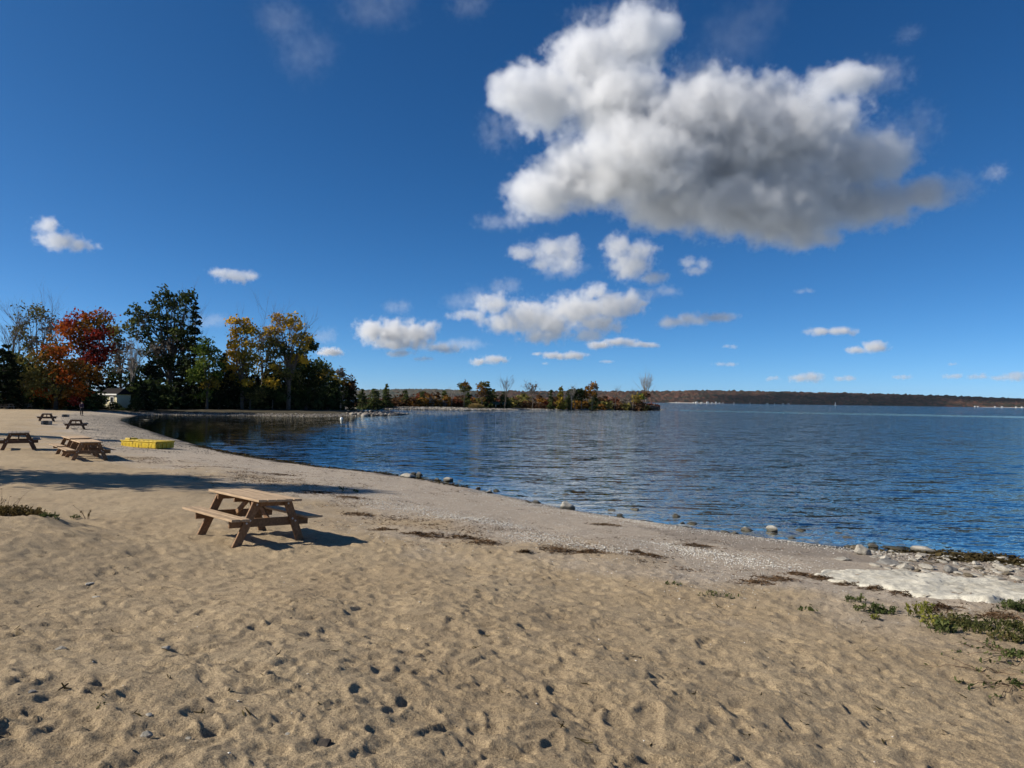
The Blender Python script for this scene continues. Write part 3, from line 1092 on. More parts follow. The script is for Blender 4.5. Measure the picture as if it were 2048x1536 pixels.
lobe_tree('poplar_tree', 'wide yellow-topped poplar with a bare leaning trunk, right of the narrow yellow one', 577, 130, 818,
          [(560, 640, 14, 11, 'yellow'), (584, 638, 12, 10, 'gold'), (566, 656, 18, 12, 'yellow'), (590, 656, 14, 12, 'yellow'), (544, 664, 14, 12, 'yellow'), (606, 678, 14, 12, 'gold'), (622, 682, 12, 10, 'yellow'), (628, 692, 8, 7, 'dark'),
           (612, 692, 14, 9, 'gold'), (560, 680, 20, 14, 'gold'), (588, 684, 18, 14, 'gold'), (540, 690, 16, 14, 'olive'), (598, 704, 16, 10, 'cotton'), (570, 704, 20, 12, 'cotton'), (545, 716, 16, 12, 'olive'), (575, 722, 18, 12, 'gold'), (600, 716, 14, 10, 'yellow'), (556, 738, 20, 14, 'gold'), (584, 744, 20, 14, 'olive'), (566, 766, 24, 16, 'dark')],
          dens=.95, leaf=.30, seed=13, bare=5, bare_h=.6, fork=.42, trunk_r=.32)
lobe_tree('willow_tree', 'thin grey-olive tree between the two yellow poplars', 524, 137, 816,
          [(516, 662, 14, 14, 'olive'), (530, 676, 14, 16, 'grey'), (514, 700, 18, 18, 'olive'), (536, 706, 14, 16, 'olive'), (520, 730, 20, 16, 'gold'), (540, 740, 16, 16, 'olive')],
          dens=.7, leaf=.28, seed=14, bare=5, bare_h=.5)
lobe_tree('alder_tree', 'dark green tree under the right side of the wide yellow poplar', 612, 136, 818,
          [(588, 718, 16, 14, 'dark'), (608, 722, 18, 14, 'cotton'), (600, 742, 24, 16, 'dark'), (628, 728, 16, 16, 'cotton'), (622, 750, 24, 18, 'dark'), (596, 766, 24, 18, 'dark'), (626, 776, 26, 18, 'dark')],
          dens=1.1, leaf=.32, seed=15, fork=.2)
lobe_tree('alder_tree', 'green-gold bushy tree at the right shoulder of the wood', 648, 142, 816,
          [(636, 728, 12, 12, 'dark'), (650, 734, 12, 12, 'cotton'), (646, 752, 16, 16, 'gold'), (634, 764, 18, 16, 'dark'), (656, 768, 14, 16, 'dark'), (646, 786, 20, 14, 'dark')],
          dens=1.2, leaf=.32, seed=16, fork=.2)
lobe_tree('aspen_tree', 'small pale-topped tree, last of the wood before the spit', 681, 150, 815,
          [(680, 744, 9, 9, 'grey'), (676, 758, 14, 12, 'gold'), (694, 762, 11, 12, 'rust'), (672, 776, 16, 12, 'cotton'), (690, 782, 16, 12, 'dark'), (704, 772, 8, 9, 'brush')],
          dens=1.25, leaf=.30, seed=17, fork=.25, trunk_r=.16, bark=M_BARKP)
conifer('cedar_tree', 'small dark cedar standing just right of the last tree of the wood', 706, 150, 814, 764, 13, 18, leaf=.34, shape=.7)
conifer('cedar_tree', 'dark cedar behind the cottage roof', 262, 132, 812, 716, 26, 19, leaf=.36, shape=.6)
conifer('cedar_tree', 'dark cedar between the cottage and the cottonwood trunk', 300, 128, 815, 722, 30, 20, leaf=.38, shape=.6)
conifer('cedar_tree', 'dark cedar below the spruce, right of the cottonwood trunk', 368, 127, 815, 715, 32, 21, leaf=.38, shape=.6)
conifer('cedar_tree', 'dark cedar between the green ash and the narrow yellow poplar', 446, 128, 816, 706, 26, 22, leaf=.38, shape=.6)
conifer('cedar_tree', 'dark cedar at the foot of the narrow yellow poplar', 486, 134, 816, 738, 34, 23, leaf=.38, shape=.5)
conifer('cedar_tree', 'dark cedar behind the trunk of the wide yellow poplar', 548, 138, 817, 728, 36, 24, leaf=.38, shape=.5)
conifer('cedar_tree', 'dark cedar at the right end of the wood, behind the green-gold tree', 664, 150, 816, 742, 20, 25, leaf=.36, shape=.6)

lobe_tree('alder_tree', 'dark olive tree filling the left edge of the wood between the cedars', 44, 114, 810,
          [(16, 716, 20, 16, 'dark'), (40, 728, 22, 16, 'olive'), (64, 738, 22, 16, 'dark'), (22, 750, 24, 18, 'dark'), (50, 758, 26, 18, 'dark'), (14, 782, 22, 18, 'olive'), (40, 786, 26, 16, 'dark'), (80, 760, 20, 16, 'dark')],
          dens=1.2, leaf=.30, seed=81, fork=.2)
# undergrowth: individual bushes along the front of the wood
_BUSH = {}


def bush_mesh(kind, seed, w, h, dens=1.0, leaf=.3, flat=1.0):
    rng = np.random.default_rng(seed)
    nc = int(26 * dens)
    u = rng.normal(size=(nc, 3))
    u /= np.linalg.norm(u, axis=1)[:, None]
    u[:, 2] = np.abs(u[:, 2])
    cc = u * np.array([w * .42, w * .34, h * .72]) * rng.uniform(.3, 1.0, nc)[:, None] ** .5 + np.array([0, 0, h * .12])
    P = (cc[:, None, :] + rng.normal(size=(nc, 24, 3)) * np.array([w * .09, w * .09, h * .10])).reshape(-1, 3)
    P = P[P[:, 2] > .05]
    return leaf_quads(P, leaf, rng)


def make_bush(name, label, px, d, base_py, w, h, kind, seed, group=None, leaf=.3, bark=M_BARKD, dens=1.0):
    key = (kind, seed % 4, round(leaf, 2))
    rnd = random.Random(seed)
    b = at_d(px, base_py, d)
    z0 = gz(b[0], b[1]) - .08
    root = empty(name, (b[0], b[1], z0), rnd.uniform(-.6, .6))
    tag(root, label, 'bush', group)
    if key not in _BUSH:
        V, F = bush_mesh(kind, 50 + seed % 4, 4.0, 3.0, dens, leaf * 1.0)
        c = mesh_obj('foliage', V, F, LEAF[kind], root)
        m = MB()
        r2 = random.Random(seed)
        for i in range(9):
            a = r2.uniform(0, 6.28)
            m.tube([(0.2 * math.cos(a), .2 * math.sin(a), -.05), (.8 * math.cos(a), .7 * math.sin(a), 1.2), (1.5 * math.cos(a), 1.2 * math.sin(a), 2.4)], [.06, .04, .015], 4, False)
        t = m.build('stem', bark, root)
        _BUSH[key] = (c.data, t.data)
    else:
        for nm, me_ in zip(('foliage', 'stem'), _BUSH[key]):
            q = bpy.data.objects.new(nm, me_)
            COL.objects.link(q)
            q.parent = root
    root.scale = (w / 4, w / 4, h / 3)
    return root


BCOL = {'dark': 'low dark green', 'cotton': 'mid-green leafy', 'rust': 'rust-brown', 'needle': 'blackish evergreen', 'brush': 'russet-brown twiggy', 'redbrush': 'dull red', 'grey': 'grey twiggy', 'olive': 'olive-green'}
ub = random.Random(3)
for i, (px, top, hw, d) in enumerate([(50, 735, 26, 138), (84, 745, 28, 134), (120, 740, 26, 140), (160, 738, 28, 138), (196, 746, 26, 136), (225, 742, 24, 142), (318, 742, 28, 142), (345, 736, 28, 145), (398, 734, 26, 140),
                                      (428, 742, 26, 142), (466, 744, 26, 145), (510, 748, 28, 146), (530, 742, 26, 148), (572, 744, 28, 150), (596, 738, 26, 152), (626, 746, 24, 155), (690, 764, 20, 165), (668, 760, 22, 160)]):
    conifer('cedar_tree', 'blackish cedar in the dense back row of the wood', px, d, 814, top, hw, 600 + i, leaf=.44, shape=.5, group='back row of the wood', dens=.8)
for i, px in enumerate(np.linspace(8, 182, 12)):
    kd = ub.choice(['dark', 'dark', 'cotton', 'rust'])
    make_bush('bush', BCOL[kd] + ' bush in the undergrowth under the maples behind the beach', px, 107 + ub.uniform(0, 5), 812, ub.uniform(4, 6.5), ub.uniform(2.4, 4.2), kd, i, 'undergrowth bushes under the maples', .3)
for i, px in enumerate(np.linspace(275, 660, 24)):
    d = 119 + (px - 275) / 385 * 17 + ub.uniform(0, 6)
    kd = ub.choice(['dark', 'dark', 'needle', 'dark', 'cotton', 'dark'])
    make_bush('bush', BCOL[kd] + ' bush at the foot of the wood above the stony shore', px, d, 818, ub.uniform(5, 8), ub.uniform(3.0, 6.5), kd, 40 + i, 'undergrowth bushes above the stony shore', .34)
for i, (px, w, h) in enumerate([(192, 2.4, 1.2), (206, 1.6, 1.0), (219, 1.2, 1.3), (229, 1.4, 1.7), (238, 1.3, 1.2), (246, 1.6, .7), (258, 1.2, 1.1), (274, 3.0, 2.6)]):
    make_bush('bush', 'small bush in front of the cream cottage by the beach', px, 113 + ub.uniform(0, 2), 818, w, h, 'dark', 80 + i, 'small bushes in front of the cottage', .26)
lobe_tree('shrub_tree', 'low shrub with yellow tips below the narrow yellow poplar', 500, 126, 820, [(497, 765, 10, 6, 'yellow'), (490, 780, 16, 12, 'dark'), (512, 786, 16, 14, 'olive')], dens=1.0, leaf=.28, limbs=False, seed=71, trunk_r=.08)
lobe_tree('shrub_tree', 'low shrub with yellow tips left of the bare leaning trunk', 545, 127, 820, [(540, 764, 12, 6, 'yellow'), (552, 768, 8, 5, 'yellow'), (540, 782, 18, 14, 'dark'), (556, 790, 14, 12, 'dark')], dens=1.0, leaf=.28, limbs=False, seed=72, trunk_r=.08)

conifer('cedar_tree', 'dark low cedar hugging the right wall of the cottage', 287, 117, 818, 770, 26, 90, leaf=.3, shape=.5, dens=1.4)
# two trees stand outside the frame to the left and throw their shadows over the sand
def shade_tree(x, y, H, seed, label, n=66):
    rng = np.random.default_rng(seed)
    rnd = random.Random(seed)
    z0 = gz(x, y)
    root = empty('shade_tree', (x, y, z0))
    tag(root, label, 'tree', 'shade trees left of the beach')
    w = MB()
    w.tube([(0, 0, -.2), (.15, .1, H * .4), (-.1, .2, H * .9)], [.22, .16, .04], 7)
    w.tube([(0, 0, H * .12), (.5, -.6, H * .35), (.6, -.9, H * .75)], [.15, .11, .04], 6)
    P = []
    for i in range(n):
        a, t = rnd.uniform(0, 6.28), rnd.uniform(.36, 1.0)
        rr = 1.9 * math.sin(min(1, (t - .26) / .3) * 1.57) * (1.12 - t) / .62 + .2
        c = Vector((math.cos(a) * rr * rnd.uniform(.3, 1), math.sin(a) * rr * rnd.uniform(.3, 1), H * t))
        w.tube([Vector((0, 0, H * t * .82)), c], [.04, .01], 3, False)
        P.append(np.array(c)[None, :] + rng.normal(size=(34, 3)) * np.array([.42, .42, .34]))
    w.build('trunk', M_BARK, root, True)
    V, F = leaf_quads(np.concatenate(P), .2, rng)
    mesh_obj('crown', V, F, LEAF['cotton'], root)


shade_tree(-23.0, 18.4, 12.0, 1, 'leafy tree left of the beach throwing the near tree shadow over the sand')
shade_tree(-25.4, 19.6, 10.0, 5, 'smaller leafy tree beside it throwing the near tree shadow too')
shade_tree(-43.0, 39.5, 14.0, 2, 'leafy tree left of the beach throwing the far tree shadow over the sand', 100)
shade_tree(-47.0, 39.0, 13.0, 3, 'leafy tree standing behind the one that throws the far tree shadow', 100)


# ------------------------------------------------------------------ the low spit across the bay
SPIT_TREES = [
    ('conifer', 'cedar_tree', 'low bushy cedar on the spit nearest the wood, the first of its evergreens', 724, 196, 780, 15, 31),
    ('conifer', 'cedar_tree', 'broad dark cedar on the spit, second of its evergreens', 748, 200, 777, 20, 32),
    ('conifer', 'cedar_tree', 'pointed green cedar standing clear on the left of the spit', 773, 205, 770, 12, 33),
    ('conifer', 'cedar_tree', 'small cedar right of the pointed one on the spit', 811, 212, 781, 10, 34),
    ('conifer', 'cedar_tree', 'slim cedar alone in the low brush in the left half of the spit', 845, 216, 783, 8, 35),
    ('conifer', 'cedar_tree', 'small reddish-footed cedar left of the tuft-crowned spit tree', 888, 222, 782, 10, 36),
    ('conifer', 'cedar_tree', 'dark cedar right under the first tuft-crowned tree of the spit', 935, 225, 786, 13, 37),
    ('conifer', 'cedar_tree', 'tallest dark cedar of the pair above the green dock canopy', 976, 226, 765, 13, 38),
    ('conifer', 'cedar_tree', 'shorter dark cedar of the pair above the green dock canopy', 987, 228, 778, 11, 39),
    ('conifer', 'cedar_tree', 'round dark cedar just right of the green dock canopy', 1008, 228, 784, 16, 40),
    ('conifer', 'cedar_tree', 'twin-topped cedar left of the yellowish pointed tree on the spit', 1102, 236, 781, 9, 41),
    ('conifer', 'tamarack_tree', 'yellow-brown pointed tree on the middle of the spit', 1121, 238, 774, 9, 42),
    ('conifer', 'cedar_tree', 'dark cedar left of the two flat-topped pines of the spit', 1137, 240, 779, 10, 43),
    ('conifer', 'cedar_tree', 'dark cedar below the bare-topped tree at the right of the spit', 1190, 245, 786, 12, 44),
]
for kd, nm, lab, px, d, top, hw, sd in SPIT_TREES:
    conifer(nm, lab, px, d, 808, top, hw, sd, 'gold' if nm[0] == 't' else 'cotton', shape=.7, leaf=.42, ragged=.4, dens=1.0, start=.03)
lobe_tree('aspen_tree', 'tuft-crowned tree with tan leaves rising from the spit left of the dock', 928, 222, 806, [(924, 772, 5, 4, 'olive'), (933, 770, 6, 4, 'rust'), (928, 778, 6, 5, 'olive'), (938, 776, 3, 4, 'olive')], dens=.9, leaf=.34, seed=51, trunk_r=.13)
lobe_tree('aspen_tree', 'rounded tan-leaved tree left of the tallest dark cedar on the spit', 964, 225, 806, [(960, 773, 5, 5, 'rust'), (968, 770, 7, 5, 'olive'), (965, 779, 6, 5, 'rust'), (960, 788, 9, 6, 'brush')], dens=1.1, leaf=.36, seed=52, trunk_r=.15)
bare_tree('bare_tree', 'slender bare tree on the spit above the green dock canopy', 1010, 224, 806, 754, 11, 53, M_BARK, 7)
bare_tree('bare_tree', 'spreading bare tree with a few leaves in the middle of the spit', 1065, 232, 808, 766, 14, 54, M_BARK, 8, leaf=('grey', 240, .3))
bare_tree('bare_tree', 'thin bare tree standing above the two flat-topped pines of the spit', 1143, 238, 808, 770, 9, 55, M_BARKP, 6)
bare_tree('bare_tree', 'pale bare tree with a ragged tall crown at the tip of the spit', 1292, 262, 812, 752, 12, 56, M_BARKP, 14)
bare_tree('bare_sapling', 'thin bare sapling alone in the low right part of the spit', 1230, 252, 810, 773, 4, 57, M_BARK, 4)
bare_tree('bare_sapling', 'thin bare sapling left of the yellow bushes of the spit', 1266, 256, 811, 777, 6, 58, M_BARK, 5)
bare_tree('bare_tree', 'wispy grey bare tree on the spit left of the tuft-crowned one', 902, 221, 806, 776, 12, 59, M_BARKP, 8)
lobe_tree('pine_tree', 'left flat-topped dark pine of the spit', 1150, 240, 808, [(1145, 781, 8, 3, 'dark'), (1152, 785, 9, 3, 'dark'), (1148, 791, 9, 5, 'dark')], dens=1.6, leaf=.4, seed=61, trunk_r=.15)
lobe_tree('pine_tree', 'right flat-topped dark pine of the spit', 1163, 241, 808, [(1162, 782, 8, 3, 'dark'), (1158, 788, 8, 4, 'dark'), (1164, 795, 9, 5, 'dark')], dens=1.6, leaf=.4, seed=62, trunk_r=.15)
lobe_tree('oak_tree', 'brown-leaved tree with open top, tallest on the right half of the spit', 1184, 242, 808,
          [(1186, 769, 6, 3, 'rust'), (1178, 775, 7, 5, 'rust'), (1191, 775, 5, 5, 'grey'), (1174, 784, 8, 6, 'rust'), (1184, 787, 8, 6, 'rust'), (1170, 793, 8, 5, 'rust')], dens=1.1, leaf=.38, seed=63, trunk_r=.16)
lobe_tree('shrub_tree', 'tall yellow-green shrub at the foot of the pale bare tree on the spit tip', 1277, 259, 812, [(1270, 797, 12, 5, 'gold'), (1282, 794, 9, 6, 'green'), (1292, 790, 8, 6, 'brush')], dens=1.6, leaf=.4, seed=64, trunk_r=.1, limbs=False)

ub = random.Random(9)
for i, px in enumerate(np.linspace(716, 1306, 62)):
    d = 200 + (px - 716) / 590 * 58 + ub.uniform(2, 9)
    kd = ub.choice(['brush', 'brush', 'olive', 'brush', 'rust', 'grey', 'redbrush'])
    if px < 790:
        kd = ub.choice(['dark', 'brush', 'olive'])
    hh = ub.uniform(2.2, 3.6) if px > 800 else ub.uniform(1.8, 3.0)
    if px > 1285:
        hh *= .8
    make_bush('bush', BCOL[kd] + ' bush in the low brush along the far spit', px, d, 812, ub.uniform(4.5, 8), hh, kd, 200 + i, 'bushes along the far spit', .42)
for i, px in enumerate(np.linspace(740, 1300, 34)):
    d = 204 + (px - 716) / 590 * 58 + ub.uniform(8, 15)
    kd = ub.choice(['brush', 'redbrush', 'olive', 'brush', 'grey'])
    make_bush('bush', 'taller ' + BCOL[kd] + ' bush at the back of the far spit', px, d, 812, ub.uniform(5, 9), ub.uniform(3.2, 5.0) * (.75 if px > 1270 or px < 800 else 1), kd, 300 + i, 'taller bushes at the back of the far spit', .42)


# ------------------------------------------------------------------ stones
def stone_mesh(rng, n=1, flat=.6, sub=2, rough=.22):
    bm = bmesh.new()
    bmesh.ops.create_icosphere(bm, subdivisions=sub, radius=.5)
    ph = rng.uniform(0, 10, 6)
    ax = rng.uniform(.75, 1.25, 3)
    cuts = [(rng.normal(size=3), rng.uniform(.24, .43)) for _ in range(13)]
    for v in bm.verts:
        c = np.array(v.co)
        for nn, dd in cuts:
            nn = nn / np.linalg.norm(nn)
            k = c @ nn
            if k > dd:
                c = c - nn * (k - dd) * .85
        w = 1 + rough * .5 * (math.sin(c[0] * 7 + ph[0]) * math.sin(c[1] * 6 + ph[1]) + math.sin(c[2] * 8 + ph[2]) * .6)
        c = c * w * ax
        c[2] *= flat
        v.co = c
    V = np.array([v.co[:] for v in bm.verts])
    F = np.array([[v.index for v in f.verts] for f in bm.faces])
    bm.free()
    return V, F


def stones_stuff(name, pts, sizes, m, seed, flat=.6, sub=1, kinds=8):
    """countless small stones as one object: pts (n,3), sizes (n,)"""
    rng = np.random.default_rng(seed)
    protos = [stone_mesh(rng, flat=flat, sub=sub) for _ in range(kinds)]
    Vs, Fs, n0 = [], [], 0
    which = rng.integers(0, kinds, len(pts))
    for k in range(kinds):
        idx = np.where(which == k)[0]
        if not len(idx):
            continue
        V, F = protos[k]
        a = rng.uniform(0, 6.283, len(idx))
        ca, sa = np.cos(a), np.sin(a)
        st = rng.uniform(.8, 1.5, len(idx))
        X = (V[None, :, 0] * ca[:, None] - V[None, :, 1] * sa[:, None] * st[:, None]) * sizes[idx, None] + pts[idx, None, 0]
        Y = (V[None, :, 0] * sa[:, None] + V[None, :, 1] * ca[:, None] * st[:, None]) * sizes[idx, None] + pts[idx, None, 1]
        Z = V[None, :, 2] * sizes[idx, None] + pts[idx, None, 2]
        P = np.stack([X, Y, Z], -1).reshape(-1, 3)
        FF = (F[None, :, :] + (np.arange(len(idx)) * len(V))[:, None, None]).reshape(-1, 3) + n0
        n0 += len(P)
        Vs.append(P)
        Fs.append(FF)
    o = mesh_obj(name, np.concatenate(Vs), np.concatenate(Fs), m)
    return tag(o, kind='stuff')


def mat_stone_mix(name, cols):
    N = Nodes(name)
    r = N.rnd()
    k = len(cols)
    c = N.ramp(r, [((i + .02) / k, q) for i, q in enumerate(cols)], 'CONSTANT')
    n = N.noise(N.pos(), 14, 4, .7)
    c = N.mix(.5, c, N.ramp(n, [(.3, (.5, .48, .45)), (.6, (1.1, 1.1, 1.1))]), 'MULTIPLY')
    return N.done(N.principled(c, .9, .2))


M_LIGHTSTONE = mat_stone_mix('pale_shore_stones', [(.27, .245, .205), (.35, .32, .275), (.20, .18, .15), (.31, .28, .235), (.12, .11, .09), (.39, .365, .325)])
M_GRAVEL = mat_stone_mix('bay_gravel', [(.14, .12, .10), (.22, .19, .155), (.34, .31, .26), (.09, .08, .065), (.26, .225, .18)])
M_ROCK = mat_rock('limestone_boulder', (.40, .37, .31), (.20, .18, .145), 6, .05)
M_ROCKW = mat_rock('pale_boulder', (.48, .45, .385), (.27, .245, .20), 6, .05)
M_ROCKG = mat_rock('grey_boulder', (.22, .21, .19), (.11, .105, .095), 6, .05)
M_ROCKD = mat_rock('weedy_rock', (.17, .14, .095), (.07, .055, .035), 7, .05)
M_SLAB = mat_rock('white_limestone', (.47, .43, .345), (.29, .26, .20), 3.2)
N = Nodes('streaked_limestone')
o_ = N.obj()
mp_ = N.n('ShaderNodeMapping')
N.put(mp_.inputs[0], o_)
mp_.inputs['Rotation'].default_value = (0, 0, .45)
mp_.inputs['Scale'].default_value = (.8, 3.4, 1)
st_ = N.noise(mp_.outputs[0], 4.5, 7, .72)
pt_ = N.noise(o_, 1.6, 4, .6)
gr_s = N.noise(o_, 60, 4, .75)
c_ = N.ramp(st_, [(.30, (.28, .25, .195)), (.42, (.50, .465, .38)), (.60, (.62, .585, .49))])
c_ = N.mix(N.math('MULTIPLY', N.step(pt_, .50, .66), .5), c_, (.30, .27, .21, 1))
c_ = N.mix(.7, c_, N.ramp(gr_s, [(.3, (.55, .53, .5)), (.5, (1, 1, 1)), (.72, (1.2, 1.2, 1.18))]), 'MULTIPLY')
M_SLAB = N.done(N.principled(c_, .9, .25, N.bump(st_, .9, .05, N.bump(gr_s, .6, .01))))
M_SHELL = mat_stone_mix('shell_chips', [(.66, .63, .56), (.56, .52, .45), (.74, .72, .67), (.40, .36, .30), (.62, .58, .49)])


def shore_pts(n, pxa, pxb, s0, s1, seed, curve=None):
    """n random points along the shoreline between two shoreline vertices, s0..s1 m inland"""
    rng = np.random.default_rng(seed)
    seg = LAND[pxa:pxb + 1]
    L = np.linalg.norm(np.diff(seg, axis=0), axis=1)
    cum = np.concatenate([[0], np.cumsum(L)])
    t = rng.uniform(0, cum[-1], n)
    x = np.interp(t, cum, seg[:, 0])
    y = np.interp(t, cum, seg[:, 1])
    k = np.clip(np.searchsorted(cum, t) - 1, 0, len(L) - 1)
    d = np.diff(seg, axis=0)[k] / L[k][:, None]
    side = rng.uniform(s0, s1, n)
    for sgn in (1, -1):
        xx, yy = x - d[:, 1] * side * sgn, y + d[:, 0] * side * sgn
        if np.mean(shore_dist(xx[:200], yy[:200])) * np.sign(np.mean(side)) > 0:
            break
    return xx, yy


def lay(x, y, up=0.0):
    return np.stack([x, y, surf_z(x, y) + up], 1)


# pale stones round the far spit (shore vertices 0..7), the near stony shore (8..18) and the bay's gravel
rng = np.random.default_rng(21)
x, y = shore_pts(2600, 0, 7, -.4, 2.6, 1)
stones_stuff('spit_shore_stones', lay(x, y, .08), rng.uniform(.2, .75, len(x)), M_LIGHTSTONE, 2)
x, y = shore_pts(900, 4, 7, 3.0, 8.0, 6)
stones_stuff('spit_shore_stones', lay(x, y, .08), rng.uniform(.2, .7, len(x)), M_LIGHTSTONE, 3)
x, y = shore_pts(2000, 12, 19, -.3, 3.5, 3)
stones_stuff('bay_shore_stones', lay(x, y, .02), rng.uniform(.1, .36, len(x)), M_GRAVEL, 4)
x, y = shore_pts(420, 9, 13, -1.2, 3.0, 4)
stones_stuff('point_stones', lay(x, y, .15), rng.uniform(.4, 1.2, len(x)), M_GRAVEL, 5)
x, y = shore_pts(160, 11, 13, -.8, 2.0, 8)
stones_stuff('point_stones', lay(x, y, .15), rng.uniform(.4, 1.0, len(x)), M_LIGHTSTONE, 15)
x, y = shore_pts(7000, 20, 27, .2, 6.0, 5)
stones_stuff('bay_gravel', lay(x, y, .0), rng.uniform(.02, .085, len(x)), M_GRAVEL, 6)

# dark weed along the water's edge
def strips(pts, n_each, L, W, spread, seed, h=.05):
    """dry curled strips of weed and stalks: for each of pts a tuft of n_each"""
    rng = np.random.default_rng(seed)
    V, F = [], []
    n0 = 0
    c = np.repeat(np.asarray(pts), n_each, 0)
    N_ = len(c)
    sp = np.repeat(np.broadcast_to(spread, len(pts)), n_each)
    off = rng.normal(size=(N_, 3)) * np.stack([sp, sp * .62, np.full(N_, 0)], 1)
    q = (off[:, 0] ** 2 + (off[:, 1] / .62) ** 2) / np.maximum(sp, 1e-3) ** 2
    hh = h * np.exp(-q * .6) * rng.uniform(0, 1, N_)
    p = c + off
    p[:, 2] = surf_z(p[:, 0], p[:, 1]) + hh + .004
    a = rng.uniform(0, 6.283, N_)
    l = L * rng.uniform(.4, 1.3, N_)
    w = W * rng.uniform(.5, 1.4, N_)
    bend = rng.normal(size=N_) * .5
    d0 = np.stack([np.cos(a), np.sin(a), rng.normal(size=N_) * .28], 1)
    d1 = np.stack([np.cos(a + bend), np.sin(a + bend), rng.normal(size=N_) * .28], 1)
    s = np.stack([-np.sin(a), np.cos(a), rng.normal(size=N_) * .5], 1) * w[:, None] * .5
    p0 = p - d0 * l[:, None] * .5
    p2 = p + d1 * l[:, None] * .5
    for b_ in (p0, p2):
        zz = surf_z(b_[:, 0], b_[:, 1]) + .002
        b_[:, 2] = np.maximum(b_[:, 2], zz)
    V = np.stack([p0 - s * .6, p0 + s * .6, p - s, p + s, p2 - s * .4, p2 + s * .4], 1).reshape(-1, 3)
    i = np.arange(N_)[:, None] * 6
    F = np.concatenate([i + np.array([[0, 1, 3, 2]]), i + np.array([[2, 3, 5, 4]])], 0)
    return V, F


M_WEED = mat_leaf('dry_brown_weed', [(.035, .022, .013), (.07, .043, .024), (.11, .066, .036), (.16, .105, .06)], .1, 1.5)
M_WEEDD = mat_leaf('wet_dark_weed', [(.012, .010, .006), (.03, .024, .012), (.06, .045, .02), (.08, .065, .03)], .05, 1.5)
x, y = shore_pts(420, 25, 35, -.25, .30, 11)
k = x < -1.5
x, y = x[k], y[k]
V, F = strips(lay(x, y), 8, .16, .03, .16, 1, .07)
tag(mesh_obj('wet_shore_weed', V, F, M_WEEDD), kind='stuff')
x, y = shore_pts(200, 37, 41, -.7, 1.6, 12)
k = x > 8.0
V, F = strips(lay(x[k], y[k]), 26, .12, .03, .22, 2, .05)
tag(mesh_obj('wet_shore_weed', V, F, M_WEEDD), kind='stuff')

# shells and chips: a white line at the water's edge and drifts further up the beach
rng = np.random.default_rng(31)
px_ = []
x1, y1 = shore_pts(26000, 32, 39, .1, 2.2, 13)
k1 = rng.random(len(x1)) < np.clip(.7 + 1.0 * vnoise(x1 * .6, y1 * .6, 8), .1, 1) * np.exp(-(np.maximum(shore_dist(x1, y1) - .35, 0) / .75) ** 2)
x2, y2 = shore_pts(26000, 29, 41, 1.2, 8.5, 14)
s2 = shore_dist(x2, y2)
line2 = np.exp(-((s2 - 5.6 - .9 * vnoise(x2 * .25, y2 * .25, 4)) / .75) ** 2) * (x2 > -5.5) * (x2 < 4.0)
k2 = rng.random(len(x2)) < (.15 + .80 * line2 * np.clip(.15 + 2.2 * vnoise(x2 * .55, y2 * .55, 19), 0, 1) + .22 * (vnoise(x2 * 1.3, y2 * 1.3, 22) > .05))
x = np.concatenate([x1[k1], x2[k2]])
y = np.concatenate([y1[k1], y2[k2]])
ok = dune_dist(x, y) < .8
x, y = x[ok], y[ok]
stones_stuff('shells', lay(x, y, .003), rng.uniform(.007, .024, len(x)) * (1 + .012 * np.hypot(x, y)), M_SHELL, 7, flat=.4, sub=1, kinds=5)
print('shells', len(x))
# thick white drifts
drift = [(1095, 1080, .35), (1180, 1095, .3), (955, 1040, .35), (1010, 1052, .3), (700, 988, .7), (1480, 1118, .4), (1520, 1130, .35), (1330, 1090, .25), (650, 975, .6), (760, 1006, .5), (820, 1018, .45), (880, 1030, .4), (1240, 1105, .25), (920, 1036, .4), (1060, 1070, .35), (1420, 1108, .3), (1380, 1100, .3)]
pp = []
for px, py, r in drift:
    c = ground_hit(px, py)
    n = int(r * 1000)
    pp.append(np.stack([c[0] + rng.normal(size=n) * r * 1.25, c[1] + rng.normal(size=n) * r * .75], 1))
pp = np.concatenate(pp)
stones_stuff('shells', lay(pp[:, 0], pp[:, 1], .004), rng.uniform(.014, .036, len(pp)), M_SHELL, 9, flat=.4, sub=1, kinds=5)

# bits of dry weed strewn over the lower beach
x, y = shore_pts(9000, 28, 41, .8, 8.8, 15)
s_ = shore_dist(x, y)
k = (rng.random(len(x)) < .12 + .8 * np.exp(-((s_ - 6.4 - .8 * vnoise(x * .3, y * .3, 6)) / .7) ** 2)) & (dune_dist(x, y) < .7) & (vnoise(x * .8, y * .8, 77) > -.12)
V, F = strips(lay(x[k], y[k]), 8, .06, .010, .10, 3, .02)
tag(mesh_obj('strewn_dry_weed', V, F, M_WEED), kind='stuff')

# weed clumps one can pick out
CL = [(1210, 1050, .30), (1300, 1114, .24), (1270, 1106, .16), (1120, 1102, .34), (1180, 1106, .22), (865, 1072, .30), (930, 1078, .24), (970, 1088, .30), (1050, 1107, .10), (720, 1030, .34),
      (702, 996, .35), (1395, 1092, .3), (1600, 1150, .18), (1555, 1160, .26), (1700, 1170, .20), (1752, 1180, .18), (1640, 1158, .18), (1815, 1190, .2), (770, 1060, .22), (830, 1068, .2), (1510, 1168, .24),
      (640, 985, .5), (560, 950, .5), (1880, 1218, .2), (2000, 1236, .25)]
for i, (px, py, r) in enumerate(CL):
    c = ground_hit(px, py)
    V, F = strips([c], int(760 * r) + 60, .10, .010, r * .62, 50 + i, .05)
    V = V - c
    o = mesh_obj('weed_clump', V, F, M_WEED)
    o.location = c
    tag(o, 'tangle of dry brown lake weed lying on the lower beach', 'weed', 'dry weed clumps on the lower beach')

# ------------------------------------------------------------------ boulders in the shallows and along the edge
_STONES = {}


